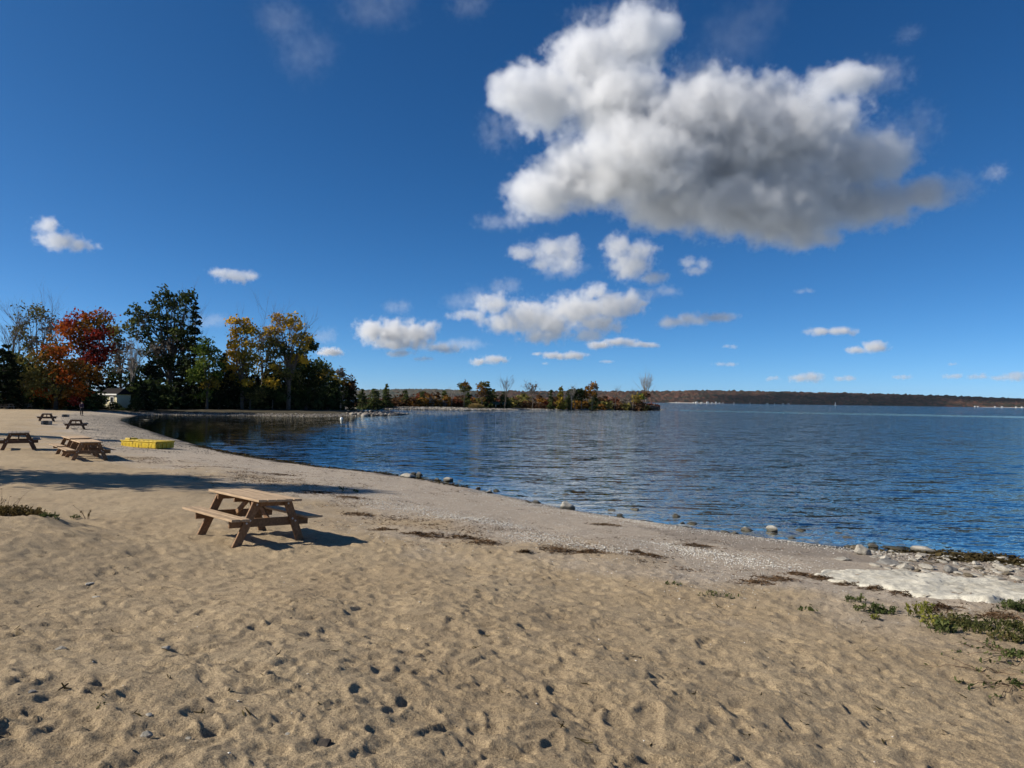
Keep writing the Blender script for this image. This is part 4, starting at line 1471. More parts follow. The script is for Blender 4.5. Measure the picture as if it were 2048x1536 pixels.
def boulder(label, px, py, wpx, flat=.65, m=M_ROCK, seed=0, inwater=False, group=None, name='boulder', stretch=1.0):
    p = at_z(px, py, 0.0) if inwater else ground_hit(px, py)
    d = p[1]
    w = wpx * d / FPX * (1.2 if inwater else 1.0)
    key = (seed % 9, round(flat, 2))
    if key not in _STONES:
        V, F = stone_mesh(np.random.default_rng(400 + seed % 9), flat=flat, sub=3, rough=.2)
        V[:, 2] -= V[:, 2].min()
        V[:, :2] /= np.ptp(V[:, 0])
        V[:, 2] /= np.ptp(V[:, 0])
        me_ = bpy.data.meshes.new('boulder')
        me_.from_pydata([tuple(v) for v in V], [], [tuple(f) for f in F])
        me_.update()
        _STONES[key] = me_
    me_ = _STONES[key]
    mm = me_ if len(me_.materials) and me_.materials[0] == m else me_.copy()
    if not len(mm.materials):
        mm.materials.append(m)
    else:
        mm.materials[0] = m
    o = bpy.data.objects.new(name, mm)
    COL.objects.link(o)
    zz = -.06 * 1 - .05 * w if inwater else gz(p[0], p[1]) - w * .10
    if inwater:
        zz = -w * .18
    o.location = (p[0], p[1] + w * .3, zz)
    o.scale = (w, w * stretch, w)
    o.rotation_euler = (0, 0, random.Random(seed).uniform(-.5, .5))
    tag(o, label, 'rock', group)
    return o


boulder('flat-topped tan boulder in the shallows, leftmost of the rocks in the water', 815, 957, 26, .5, M_ROCK, 1, True)
boulder('low grey rock at the edge, next to the leftmost boulder in the water', 840, 965, 22, .4, M_ROCKG, 2, True)
boulder('rounded boulder with a dark foot alone in the water right of the two leftmost rocks', 896, 962, 17, .75, M_ROCK, 3, True)
boulder('flat dark rock barely above the water near the beach, left of the block-shaped boulder', 1020, 988, 20, .3, M_ROCKG, 4, True)
boulder('tiny dark rock awash left of the flat dark one', 980, 985, 12, .3, M_ROCKD, 5, True)
boulder('low flat rock out in the water, farthest from the beach', 1131, 990, 22, .25, M_ROCK, 6, True)
boulder('small round grey rock at the water line left of the block-shaped boulder', 1072, 1007, 15, .7, M_ROCKG, 7, True)
boulder('dark wet rock at the water line beside the small round grey one', 1058, 1008, 18, .35, M_ROCKD, 8, True)
boulder('pale block-shaped boulder with a dark wet end at the water line', 1136, 1019, 26, .6, M_ROCKW, 9, True, stretch=.6)
boulder('small flat pale rock in the water right of the block-shaped boulder', 1225, 1022, 13, .4, M_ROCKW, 10, True)
boulder('tiny pale rock alone in the water between the beach and the open lake', 1273, 1020, 10, .6, M_ROCKW, 11, True)
boulder('white rounded boulder standing alone in the shallows on the right', 1548, 1063, 19, .95, M_ROCKW, 12, True)
boulder('small dark rock just right of the lone white boulder', 1568, 1070, 12, .25, M_ROCKD, 13, True)
boulder('tan rock with a wet foot at the water line, left of a paler twin', 1452, 1066, 16, .5, M_ROCK, 14, True)
boulder('pale rock at the water line, right of its tan twin', 1470, 1069, 15, .45, M_ROCKW, 15, True)
boulder('small pale rock at the shell line in the water', 1376, 1056, 13, .4, M_ROCKW, 16, True)
boulder('small dark rock touching the shell line below the tiny pale one', 1242, 1036, 12, .4, M_ROCKD, 17, True)
boulder('pale cracked boulder at the end of the shell line, left of the rocky edge', 1730, 1110, 32, .62, M_ROCK, 18)
boulder('brown rock behind the pale cracked boulder', 1718, 1102, 22, .55, M_ROCKD, 19)
boulder('big white flat boulder resting at the water on the rocky edge', 1852, 1105, 36, .5, M_ROCKW, 20)
boulder('small pale rock below the big white flat boulder', 1850, 1112, 20, .4, M_ROCK, 21)
boulder('weed-covered brown rock in the water left of the big white flat boulder', 1798, 1101, 26, .5, M_ROCKD, 22)
boulder('small white rock left of the weed-covered brown one', 1784, 1106, 12, .7, M_ROCKW, 23)
boulder('flat pale slab of stone on the dark damp sand', 1690, 1121, 32, .22, M_ROCK, 24)
boulder('broad dark grey rock on the damp sand in the rocky edge', 1790, 1130, 56, .3, M_ROCKG, 25)
boulder('angular pale block with a shadowed end on the damp sand', 1815, 1140, 28, .5, M_ROCK, 26)
boulder('dark pointed rock in the middle of the rocky edge', 1908, 1146, 30, .5, M_ROCKG, 27)
boulder('rounded pale rock left of the dark pointed one', 1860, 1140, 28, .45, M_ROCK, 28)
boulder('tan pyramid-shaped boulder near the right end of the rocky edge', 2014, 1143, 26, .6, M_ROCK, 29)
boulder('white stone on top of a flat one near the water at the right edge', 2012, 1118, 14, .6, M_ROCKW, 30)
boulder('large tan boulder against the white slab at the right', 2008, 1176, 34, .62, M_ROCK, 31)
boulder('flat light rock behind the large tan boulder', 1996, 1160, 36, .28, M_ROCK, 32)
boulder('small white stone on the sand above the white slab', 1924, 1157, 16, .35, M_ROCKW, 33)
boulder('light rock at the right edge of the view behind the large tan boulder', 2040, 1160, 26, .4, M_ROCK, 34)
boulder('long pale flat rock awash in the dark corner of the bay', 290, 840, 24, .2, M_ROCKW, 35, True)
rr = random.Random(15)
for n in range(34):
    j = rr.randrange(29, 39)
    a_, b_ = LAND[j], LAND[j + 1]
    t_ = rr.random()
    q_ = a_ * (1 - t_) + b_ * t_ + np.array([rr.uniform(-.2, .2), rr.uniform(.0, 2.2) ** 1.3 - .25])
    dd_ = np.array([q_[0], q_[1], -.02]) - np.array([0, 0, EYE])
    u_ = FPX / (dd_ @ CF)
    boulder('small stone lying awash at the water line of the beach', 1024 + (dd_ @ CR) * u_, 768 - (dd_ @ CU) * u_, rr.uniform(.10, .26) * FPX / q_[1], rr.choice([.3, .45, .6]), rr.choice([M_ROCK, M_ROCKG, M_ROCK, M_ROCKD]), 500 + n, True, 'small stones at the water line', 'stone')
rr = random.Random(5)
n = 0
while n < 85:
    px, py = rr.uniform(1745, 2060), rr.uniform(1100, 1172)
    lo = 1112 + (px - 1745) * .02
    hi = 1138 + (px - 1745) * .13
    if not (lo < py < hi):
        continue
    boulder('small broken limestone lying in the rocky edge between slab and water', px, py, rr.uniform(7, 20), rr.choice([.25, .35, .5]), rr.choice([M_ROCK, M_ROCK, M_ROCKW, M_ROCKG, M_ROCKD]), 100 + n,
            group='broken stones of the rocky edge', name='stone')
    n += 1
x, y = shore_pts(1500, 38, 42, -.3, 4.2, 44)
k = (x > 5.6) & (x < 14)
stones_stuff('edge_rubble', lay(x[k], y[k], .0), np.random.default_rng(3).uniform(.025, .11, k.sum()), M_GRAVEL, 16, flat=.5)

# the white rock slab: a worn limestone shelf breaking out of the sand
EDGE = [(1618, 1150), (1640, 1141), (1700, 1143), (1790, 1142), (1860, 1149), (1930, 1160), (1990, 1170), (2048, 1178), (2110, 1188), (2160, 1216), (2110, 1216), (2048, 1208), (1980, 1211), (1900, 1203), (1830, 1195), (1760, 1182), (1690, 1170), (1650, 1163)]
poly = np.array([ground_hit(px, py)[:2] for px, py in EDGE])
cx_, cy_ = poly.mean(0)
nxg, nyg = 190, 90
xs = np.linspace(poly[:, 0].min() - .1, poly[:, 0].max() + .1, nxg)
ys = np.linspace(poly[:, 1].min() - .1, poly[:, 1].max() + .1, nyg)
X, Y = np.meshgrid(xs, ys, indexing='ij')
best = np.full(X.shape, 1e9)
ins = np.zeros(X.shape, bool)
for i in range(len(poly)):
    ax, ay = poly[i]
    bx, by = poly[(i + 1) % len(poly)]
    dx, dy = bx - ax, by - ay
    t = np.clip(((X - ax) * dx + (Y - ay) * dy) / (dx * dx + dy * dy), 0, 1)
    best = np.minimum(best, (X - ax - t * dx) ** 2 + (Y - ay - t * dy) ** 2)
    c = ((ay > Y) != (by > Y))
    ins ^= (c & (X < ax + (Y - ay) * dx / (dy if dy else 1e-9)))
sd = np.where(ins, np.sqrt(best), -np.sqrt(best)) + .10 * fbm(X * 2.2, Y * 2.2, 3, 12)
steps = fbm(X * .8 + .3 * Y, Y * 2.4 - .5 * X, 4, 33)
hgt = (.10 * smooth((sd + .02) / .12)) + .075 * np.round(steps * 7) / 7 + .03 * steps + .022 * fbm(X * 8, Y * 8, 3, 2)
B = base_z(X, Y)
Z = np.where(sd > -.06, B + hgt - .03, B - .25)
i = np.arange(nxg - 1)[:, None] * nyg + np.arange(nyg - 1)[None, :]
q = np.stack([i, i + nyg, i + nyg + 1, i + 1], -1).reshape(-1, 4)
flatsd = sd.ravel()
q = q[(flatsd[q] > -.10).any(1)]
used, inv = np.unique(q, return_inverse=True)
VV = np.stack([X, Y, Z], -1).reshape(-1, 3)[used]
org = np.array([cx_, cy_, base_z(cx_, cy_)])
slab = mesh_obj('rock_slab', VV - org, inv.reshape(q.shape), M_SLAB)
slab.location = org
tag(slab, 'long flat white limestone slab lying in the sand at the right, between plants and stones', 'rock')


# ------------------------------------------------------------------ the cream cottage between the trees
M_CREAM = mat_plain('cream_clapboard', (.74, .68, .46), (.64, .58, .38), 6, .7)
M_TRIM = mat_plain('white_trim', (.82, .81, .76), (.72, .71, .66), 4, .6)
M_SHING = mat_plain('dark_shingles', (.028, .026, .026), (.016, .015, .015), 9, 1.0, .2, .05)
N = Nodes('window_glass')
M_GLASS = N.done(N.principled((.02, .025, .03, 1), .08, .6))
hp = at_d(240, 806, 119)
hz = gz(hp[0], hp[1])
house = empty('cottage', (hp[0], hp[1], hz - .1), -.48)
tag(house, 'small cream cottage with white eaves and dark roof half hidden behind bushes', 'house')
MB().box((4.3, 2.4, 2.4), (0, -.8, 1.2)).build('wall', M_CREAM, house)
for k in range(9):
    MB().box((4.34, .05, .02), (0, -2.015, .25 + k * .25)).build('siding_board', M_CREAM, house)
MB().box((4.9, .12, .22), (0, -2.22, 2.46)).build('fascia', M_TRIM, house)
m = MB()
m.v = [(-2.5, -2.2, 2.5), (2.5, -2.2, 2.5), (2.5, .6, 2.5), (-2.5, .6, 2.5), (-2.3, -.8, 3.5), (2.3, -.8, 3.5)]
m.f = [(0, 1, 5, 4), (2, 3, 4, 5), (0, 4, 3), (1, 2, 5), (3, 2, 1, 0)]
m.build('roof', M_SHING, house)
for wx_ in (.95, -.9):
    w = MB()
    for sx in (-.42, .42):
        w.box((.08, .06, 1.1), (wx_ + sx, -2.05, 1.55))
    for sz in (1.0, 2.06):
        w.box((.92, .06, .08), (wx_, -2.052, sz))
    wf = w.build('window', M_TRIM, house)
    MB().box((.76, .03, .98), (wx_, -2.03, 1.53)).build('pane', M_GLASS, wf)
MB().box((.8, .06, 1.9), (-1.75 + .1, -2.04, .98)).build('door', M_TRIM, house)

# ------------------------------------------------------------------ picnic tables
M_WOODT = mat_wood('table_board', (.37, .26, .155), (.49, .355, .225), .7)
M_WOODL = mat_wood('table_lumber', (.20, .112, .055), (.28, .17, .09), .62)  # darkened below the boards' tone to carry the shade on legs and end
M_WOODG = mat_wood('weathered_board', (.20, .165, .125), (.27, .225, .175), .62)
M_WOODD = mat_wood('brown_lumber', (.10, .056, .034), (.14, .085, .05), .62)
M_STEEL = mat_plain('zinc_bolt', (.55, .55, .54), (.40, .40, .40), 9, .35)


def picnic_table(label, loc, yaw, tilt=(0, 0), board=M_WOODT, lumber=M_WOODL, group=None, seed=0):
    """six-foot A-frame table; y is its long axis"""
    rnd = random.Random(seed)
    root = empty('picnic_table', loc)
    root.rotation_euler = (tilt[0], tilt[1], yaw)
    tag(root, label, 'table', group)
    bw, gap = .146, .010
    top, seat = .735, .44

    def part(name, mb, m):
        return mb.build(name, m, root)
    for i in range(5):
        x = (i - 2) * (bw + gap)
        part('top_board', MB().box((bw, 1.86 + rnd.uniform(-.012, .012), .038), (x, rnd.uniform(-.006, .006), top - .019 + rnd.uniform(-.002, .002)), None, .004), board)
    for s in (-1, 1):
        for j in range(2):
            x = s * (.665 + (j - .5) * (bw + gap) - 0.0)
            part('seat_board', MB().box((bw, 1.86 + rnd.uniform(-.012, .012), .038), (x, rnd.uniform(-.006, .006), seat - .019), None, .004), board)
    for e in (-1, 1):
        y = e * .66
        for s in (-1, 1):
            part('leg', MB().beam((s * .60, y, -.09), (s * .27, y, top - .045), .138, .038, (0, 1, 0), .004), lumber)
        part('seat_beam', MB().box((1.42, .038, .138), (0, y - e * .039, seat - .038 - .069), None, .004), lumber)
        part('top_beam', MB().box((.70, .038, .10), (0, y - e * .040, top - .038 - .051), None, .004), lumber)
        for s in (-1, 1):
            for zz in (.335, .375):
                xx = s * (.60 - .33 * (zz + .09) / (top + .045))
                mb = MB()
                mb.tube([(xx - .02 * s * (1 if zz > .35 else -1), y + e * .0185, zz), (xx - .02 * s * (1 if zz > .35 else -1), y + e * .031, zz)], [.017, .015], 8)
                part('bolt', mb, M_STEEL)
            mb = MB()
            mb.tube([(s * .285, y + e * .0185, top - .10), (s * .285, y + e * .031, top - .10)], [.017, .015], 8)
            part('bolt', mb, M_STEEL)
        part('brace', MB().beam((0, y - e * .06, seat - .11), (0, e * .12, top - .06), .088, .038, (1, 0, 0), .003), lumber)
    part('centre_beam', MB().box((.70, .038, .088), (0, 0, top - .038 - .046), None, .004), lumber)
    return root


picnic_table('warm brown wooden picnic table standing alone nearest the camera on the trampled sand', (-4.505, 12.394, gz(-4.505, 12.394) + .015), math.radians(47), (0, math.radians(3.4)), seed=1)


def table_at(label, px, py, yaw, board, lumber, seed, group=None, lift=0.0, d=None):
    p = ground_hit(px, py) if d is None else at_d(px, py, d)
    return picnic_table(label, (p[0], p[1], gz(p[0], p[1]) + lift), math.radians(yaw), (0, math.radians(random.Random(seed).uniform(-1, 1.5))), board, lumber, group, seed)


_c = ground_hit(172, 918)
_ax = (-math.sin(math.radians(41)), math.cos(math.radians(41)))
picnic_table('light-topped picnic table in the second row, its end and four legs facing the camera', (_c[0], _c[1], gz(_c[0], _c[1])), math.radians(41), (0, .01), M_WOODT, M_WOODL, None, 2)
picnic_table('picnic table set end to end behind the light-topped one of the second row', (_c[0] + _ax[0] * 2.0, _c[1] + _ax[1] * 2.0, gz(_c[0] + _ax[0] * 2.0, _c[1] + _ax[1] * 2.0)), math.radians(41), (0, -.01), M_WOODT, M_WOODL, None, 3)
table_at('dark grey picnic table at the left edge of the view, seen end on', 37, 898, 34, M_WOODG, M_WOODD, 4)
table_at('dark picnic table seen end on behind the yellow float, nearest the bay', 151, 858, 33, M_WOODG, M_WOODD, 5)
table_at('small dark picnic table standing behind a fire box on the far sand', 93, 842.5, 36, M_WOODG, M_WOODD, 6)
table_at('left one of the grey picnic tables in front of the wood', 14, 818, 80, M_WOODG, M_WOODG, 7)
table_at('right one of the grey picnic tables in front of the wood', 50, 817.5, 95, M_WOODG, M_WOODG, 8)
table_at('dim picnic table in the shade at the foot of the maples', 112, 817, 88, M_WOODG, M_WOODD, 9)

# ------------------------------------------------------------------ the yellow swim float
N = Nodes('yellow_plastic')
o_ = N.obj()
sm = N.noise(o_, 3.4, 5, .72)
cc = N.ramp(N.noise(o_, 8, 3), [(.3, (.46, .31, .010)), (.7, (.60, .42, .016))])
mpn = N.n('ShaderNodeMapping')
N.put(mpn.inputs[0], o_)
mpn.inputs['Scale'].default_value = (9, 9, 1.3)
run = N.step(N.noise(mpn.outputs[0], 1.6, 4, .7), .60, .70)
cc = N.mix(N.math('MULTIPLY', N.math('MAXIMUM', N.step(sm, .55, .64), N.math('MULTIPLY', run, .85)), .85), cc, (.06, .045, .012, 1))
M_YEL = N.done(N.principled(cc, .45, .4))
M_BLACK = mat_plain('black_rubber', (.02, .02, .02), (.012, .012, .012), 5, .7)
fp = ground_hit(285, 896)
fz = gz(fp[0], fp[1])
flt = empty('swim_float', (fp[0], fp[1] + .5, fz + .0), math.radians(-26))
tag(flt, 'yellow ribbed plastic swim float lying on the gravel near the water', 'float')
W_, D_, H_ = 2.75, 1.1, .33
MB().box((W_, D_, H_), (0, 0, H_ / 2), None, .03).build('body', M_YEL, flt)
MB().box((W_ + .06, D_ + .06, .05), (0, 0, H_ + .012), None, .012).build('rim', M_YEL, flt)
for i in range(11):
    x = -W_ / 2 + .12 + i * (W_ - .24) / 10
    MB().box((.12, .04, H_ - .08), (x, -D_ / 2 + .008, H_ / 2 - .03), None, .015).build('rib', M_YEL, flt)
for i in range(4):
    MB().box((.05, .10, H_ - .10), (W_ / 2 + .02, -.38 + i * .25, H_ / 2 - .03), None, .015).build('rib', M_YEL, flt)
for i in range(6):
    MB().box((.16, .10, .03), (-.9 + i * .36, -.42, H_ + .045), None, .008).build('deck_pad', M_YEL, flt)
MB().box((.52, .42, .24), (-W_ / 2 - .27, .26, H_ - .02), None, .03).build('end_block', M_YEL, flt)
MB().tube([(-W_ / 2 - .03, .03, H_ - .12), (-W_ / 2 - .05, .03, H_ + .13)], [.035, .03], 8).build('rope_eye', M_BLACK, flt)

# ------------------------------------------------------------------ fire boxes
M_CONC = mat_plain('sooty_concrete', (.30, .28, .25), (.12, .115, .10), 7, .9, .2)
M_SOOT = mat_plain('soot', (.025, .022, .02), (.012, .011, .01), 6, .95)


def fire_box(label, px, py, seed):
    p = ground_hit(px, py)
    r = empty('fire_box', (p[0], p[1], gz(p[0], p[1])), RND.uniform(.2, .5))
    tag(r, label, 'fire pit')
    for s in (-1, 1):
        MB().box((.15, .5, .30), (s * .27, 0, .15), None, .012).build('side_block', M_CONC, r)
    MB().box((.38, .15, .30), (0, .175, .15), None, .012).build('back_block', M_CONC, r)
    m = MB()
    for k in range(7):
        m.tube([(-.18 + k * .06, -.22, .308), (-.18 + k * .06, .14, .308)], [.008, .008], 5)
    m.build('grate', M_SOOT, r)
    MB().box((.37, .30, .05), (0, -.07, .03), None, .01).build('ash_bed', M_SOOT, r)
    return r


fire_box('concrete block fire box with a sooty opening in front of the small far table', 93, 849, 1)
fire_box('pale fire box on the far sand left of the standing person', 131, 834, 2)

# a slim pole and a low dark strip at the edge of the wood
p = ground_hit(74, 812)
o = MB().tube([(0, 0, -.2), (.02, 0, 3), (0, 0, 5.9)], [.055, .05, .04], 8).build('pole', M_BARKP, None, True)
o.location = (p[0], p[1], gz(p[0], p[1]))
tag(o, 'slim pale pole standing at the edge of the wood in front of the maples', 'pole')
p = ground_hit(166, 821)
o = MB().tube([(-1.9, 0, .10), (-.8, .05, .13), (.6, -.03, .12), (1.8, .04, .10)], [.13, .15, .14, .09], 9).build('dark_strip', M_BARKD, None, True)  # long dark tube lying flat on the sand
o.location = (p[0], p[1], gz(p[0], p[1]))
tag(o, 'long low dark strip lying on the sand behind the standing person', 'dark_strip')

# ------------------------------------------------------------------ the person on the far sand
M_SKIN = mat_plain('skin', (.45, .28, .20), (.40, .24, .17), 5, .6)
M_JACK = mat_plain('plum_jacket', (.050, .026, .045), (.035, .018, .032), 8, .9, .1)
M_TROU = mat_plain('black_trousers', (.014, .014, .018), (.010, .010, .012), 8, .9)
M_HAIR = mat_plain('dark_hair', (.02, .014, .010), (.012, .009, .007), 20, .7)
M_SHOE = mat_plain('dark_shoe', (.02, .018, .016), (.014, .012, .011), 8, .7)


def skin_mesh(name, pts, edges, rad, root_i, m, parent, sub=2):
    me_ = bpy.data.meshes.new(name)
    me_.from_pydata(pts, edges, [])
    o = bpy.data.objects.new(name, me_)
    COL.objects.link(o)
    md = o.modifiers.new('skin', 'SKIN')
    for i, v in enumerate(me_.skin_vertices[0].data):
        v.radius = rad[i] if isinstance(rad[i], tuple) else (rad[i], rad[i])
        v.use_root = (i == root_i)
    ss = o.modifiers.new('sub', 'SUBSURF')
    ss.levels = ss.render_levels = sub
    me_.materials.append(m)
    o.parent = parent
    return o


pp_ = ground_hit(163, 831)
per = empty('person', (pp_[0], pp_[1], gz(pp_[0], pp_[1])), math.radians(62))
tag(per, 'person in a plum jacket and black trousers standing on the far sand', 'person')
# body: faces -y, weight on the left leg, hands held together in front
P = [(0, 0, .93), (0, .01, 1.10), (0, .0, 1.28), (0, .01, 1.42), (0, -.01, 1.50), (0, -.03, 1.58), (0, -.03, 1.68),
     (.09, 0, .90), (.10, -.03, .50), (.11, .03, .10), (.12, -.10, .04),
     (-.09, 0, .90), (-.10, -.01, .50), (-.10, .04, .10), (-.13, -.09, .04),
     (.18, .01, 1.40), (.24, .03, 1.14), (.15, -.18, 1.03), (.06, -.25, 1.04),
     (-.18, .01, 1.40), (-.24, .03, 1.14), (-.15, -.18, 1.02), (-.06, -.25, 1.03)]
E_ = [(0, 1), (1, 2), (2, 3), (3, 4), (4, 5), (5, 6), (0, 7), (7, 8), (8, 9), (9, 10), (0, 11), (11, 12), (12, 13), (13, 14), (3, 15), (15, 16), (16, 17), (17, 18), (3, 19), (19, 20), (20, 21), (21, 22)]
Rr = [(.15, .10), (.14, .10), (.17, .11), (.13, .09), .055, .075, .085, .085, .055, .04, .035, .085, .055, .04, .035, .065, .05, .042, .032, .065, .05, .042, .032]
skin_mesh('body', P, E_, Rr, 0, M_SKIN, per)
skin_mesh('jacket', [(0, 0, .86), (0, .01, 1.10), (0, 0, 1.28), (0, .01, 1.42), (0, -.01, 1.48), (.18, .01, 1.40), (.24, .03, 1.14), (.155, -.17, 1.032), (-.18, .01, 1.40), (-.24, .03, 1.14), (-.155, -.17, 1.022)],
          [(0, 1), (1, 2), (2, 3), (3, 4), (3, 5), (5, 6), (6, 7), (3, 8), (8, 9), (9, 10)], [(.19, .14), (.165, .125), (.19, .135), (.15, .11), .075, .085, .066, .056, .085, .066, .056], 0, M_JACK, per)
skin_mesh('trousers', [(0, 0, .93), (.09, 0, .88), (.10, -.03, .50), (.11, .03, .09), (-.09, 0, .88), (-.10, -.01, .50), (-.10, .04, .09)],
          [(0, 1), (1, 2), (2, 3), (0, 4), (4, 5), (5, 6)], [(.165, .115), .10, .072, .058, .10, .072, .058], 0, M_TROU, per)
skin_mesh('hair', [(0, .0, 1.58), (0, .015, 1.67), (0, -.02, 1.73)], [(0, 1), (1, 2)], [.07, .095, .075], 0, M_HAIR, per)
for s in (1, -1):
    MB().box((.10, .27, .09), (s * .115, -.04, .045), None, .03).build('shoe', M_SHOE, per)

# ------------------------------------------------------------------ dock with the green canopy, reeds, small white floating thing, marker
M_CANOPY = mat_plain('green_canvas', (.035, .10, .075), (.025, .075, .055), 1.5, .7)
M_POST = mat_plain('white_post', (.80, .80, .78), (.66, .66, .64), 4, .5)
M_DECK = mat_wood('dock_board', (.34, .31, .27), (.44, .41, .36), .6)
dp = at_z(997, 819.0, 0.0)
dock = empty('boat_lift', (dp[0], dp[1] + 1.0, 0), .12)
tag(dock, 'boat lift with a long green canopy on white posts at the spit shore', 'boat lift')
m = MB()
n_ = 8
for i in range(n_ + 1):
    a = math.pi * i / n_
    for e, xx in ((0, -2.5), (1, 2.4)):
        m.v.append((xx, -1.3 * math.cos(a), 1.95 + .55 * math.sin(a)))
for i in range(n_):
    m.f.append((2 * i, 2 * i + 1, 2 * i + 3, 2 * i + 2))
m.f.append(tuple(2 * i for i in range(n_ + 1)))
m.f.append(tuple(2 * i + 1 for i in reversed(range(n_ + 1))))
m.v += [(-2.5, -1.3, 1.55), (2.4, -1.3, 1.55)]
m.f.append((0, 1, len(m.v) - 1, len(m.v) - 2))
m.build('canopy', M_CANOPY, dock)
for sx in (-1.0, 1.9):
    for sy in (-1.2, 1.2):
        MB().tube([(sx, sy, -.8), (sx, sy, 1.96)], [.07, .07], 7).build('post', M_POST, dock)
MB().box((3.0, .12, .12), (.45, -1.2, .35)).build('lift_rail', M_POST, dock)
MB().box((2.8, .12, .12), (.45, 1.2, .35)).build('lift_rail', M_POST, dock)
for k in range(9):
    MB().box((.26, 1.1, .05), (-3.9 + k * .3, -.9, .28)).build('deck_board', M_DECK, dock)
MB().box((2.8, .1, .14), (-2.7, -1.38, .19)).build('dock_beam', M_DECK, dock)

rp = at_z(951, 819.2, 0)
rng = np.random.default_rng(77)
nb_ = 900
a = rng.uniform(0, 6.283, nb_)
q = np.sqrt(rng.uniform(0, 1, nb_))
bx, by = q * np.cos(a) * 2.05, q * np.sin(a) * 1.1
hh = (1.95 - .75 * q ** 2) * rng.uniform(.7, 1.1, nb_)
lean = rng.normal(size=(nb_, 2)) * .16 + np.stack([bx * .16, by * .16], 1)
s_ = rng.uniform(0, 6.283, nb_)
w_ = np.stack([np.cos(s_), np.sin(s_), s_ * 0], 1) * .045
p0 = np.stack([bx, by, bx * 0 - .1], 1)
p1 = p0 + np.stack([lean[:, 0] * hh * .4, lean[:, 1] * hh * .4, hh * .6], 1)
p2 = p0 + np.stack([lean[:, 0] * hh, lean[:, 1] * hh, hh], 1)
V = np.stack([p0 - w_ * .6, p0 + w_ * .6, p1 - w_, p1 + w_, p2 - w_ * .9, p2 + w_ * .9], 1).reshape(-1, 3)
i = np.arange(nb_)[:, None] * 6
F = np.concatenate([i + np.array([[0, 1, 3, 2]]), i + np.array([[2, 3, 5, 4]])], 0)
o = mesh_obj('reed_clump', V, F, LEAF['reed'])
o.location = (rp[0], rp[1] + 1.6, .1)
tag(o, 'dense clump of golden reeds at the water edge left of the boat lift', 'reeds')

bp = at_z(683, 837.5, 0)  # small white floating thing, built as a ball with an eye
by_ = empty('white_floater', (bp[0], bp[1], 0))
tag(by_, 'small white thing floating before the stony point', 'white_floater')
MB().tube([(0, 0, -.2), (0, 0, -.1), (0, 0, .08), (0, 0, .18), (0, 0, .22)], [.08, .2, .22, .15, .04], 12).build('float_ball', M_POST, by_, True)
MB().tube([(0, 0, .20), (0, 0, .28)], [.04, .04], 8).build('eye', M_STEEL, by_)
mp_ = at_z(1333, 819.5, 0)
o = MB().tube([(0, 0, -.8), (0, 0, .6), (.03, 0, 1.15)], [.13, .12, .09], 8).build('stake', M_BARKD, None, True)
o.location = (mp_[0], mp_[1] + 1.0, 0)
tag(o, 'short dark stake standing in the water off the tip of the spit', 'stake')

# ------------------------------------------------------------------ plants on the sand
M_STEM = mat_plain('dry_stem', (.14, .085, .05), (.07, .045, .028), 6, .8)
M_STEMG = mat_plain('green_stem', (.09, .10, .035), (.05, .06, .02), 6, .8)
LEAF['sea'] = mat_leaf('beach_plant_leaves', [(.035, .050, .018), (.065, .085, .028), (.10, .115, .04), (.14, .14, .05)], .25, 3)
LEAF['lime'] = mat_leaf('yellow_green_leaves', [(.08, .09, .016), (.15, .16, .028), (.23, .22, .045), (.28, .25, .06)], .3, 3)
LEAF['mat'] = mat_leaf('olive_mat', [(.030, .040, .016), (.06, .066, .022), (.10, .095, .032), (.14, .10, .045)], .2, 2)
LEAF['dune'] = mat_leaf('dry_dune_grass', [(.05, .04, .018), (.10, .075, .030), (.17, .12, .045), (.11, .10, .035)], .2, 2)


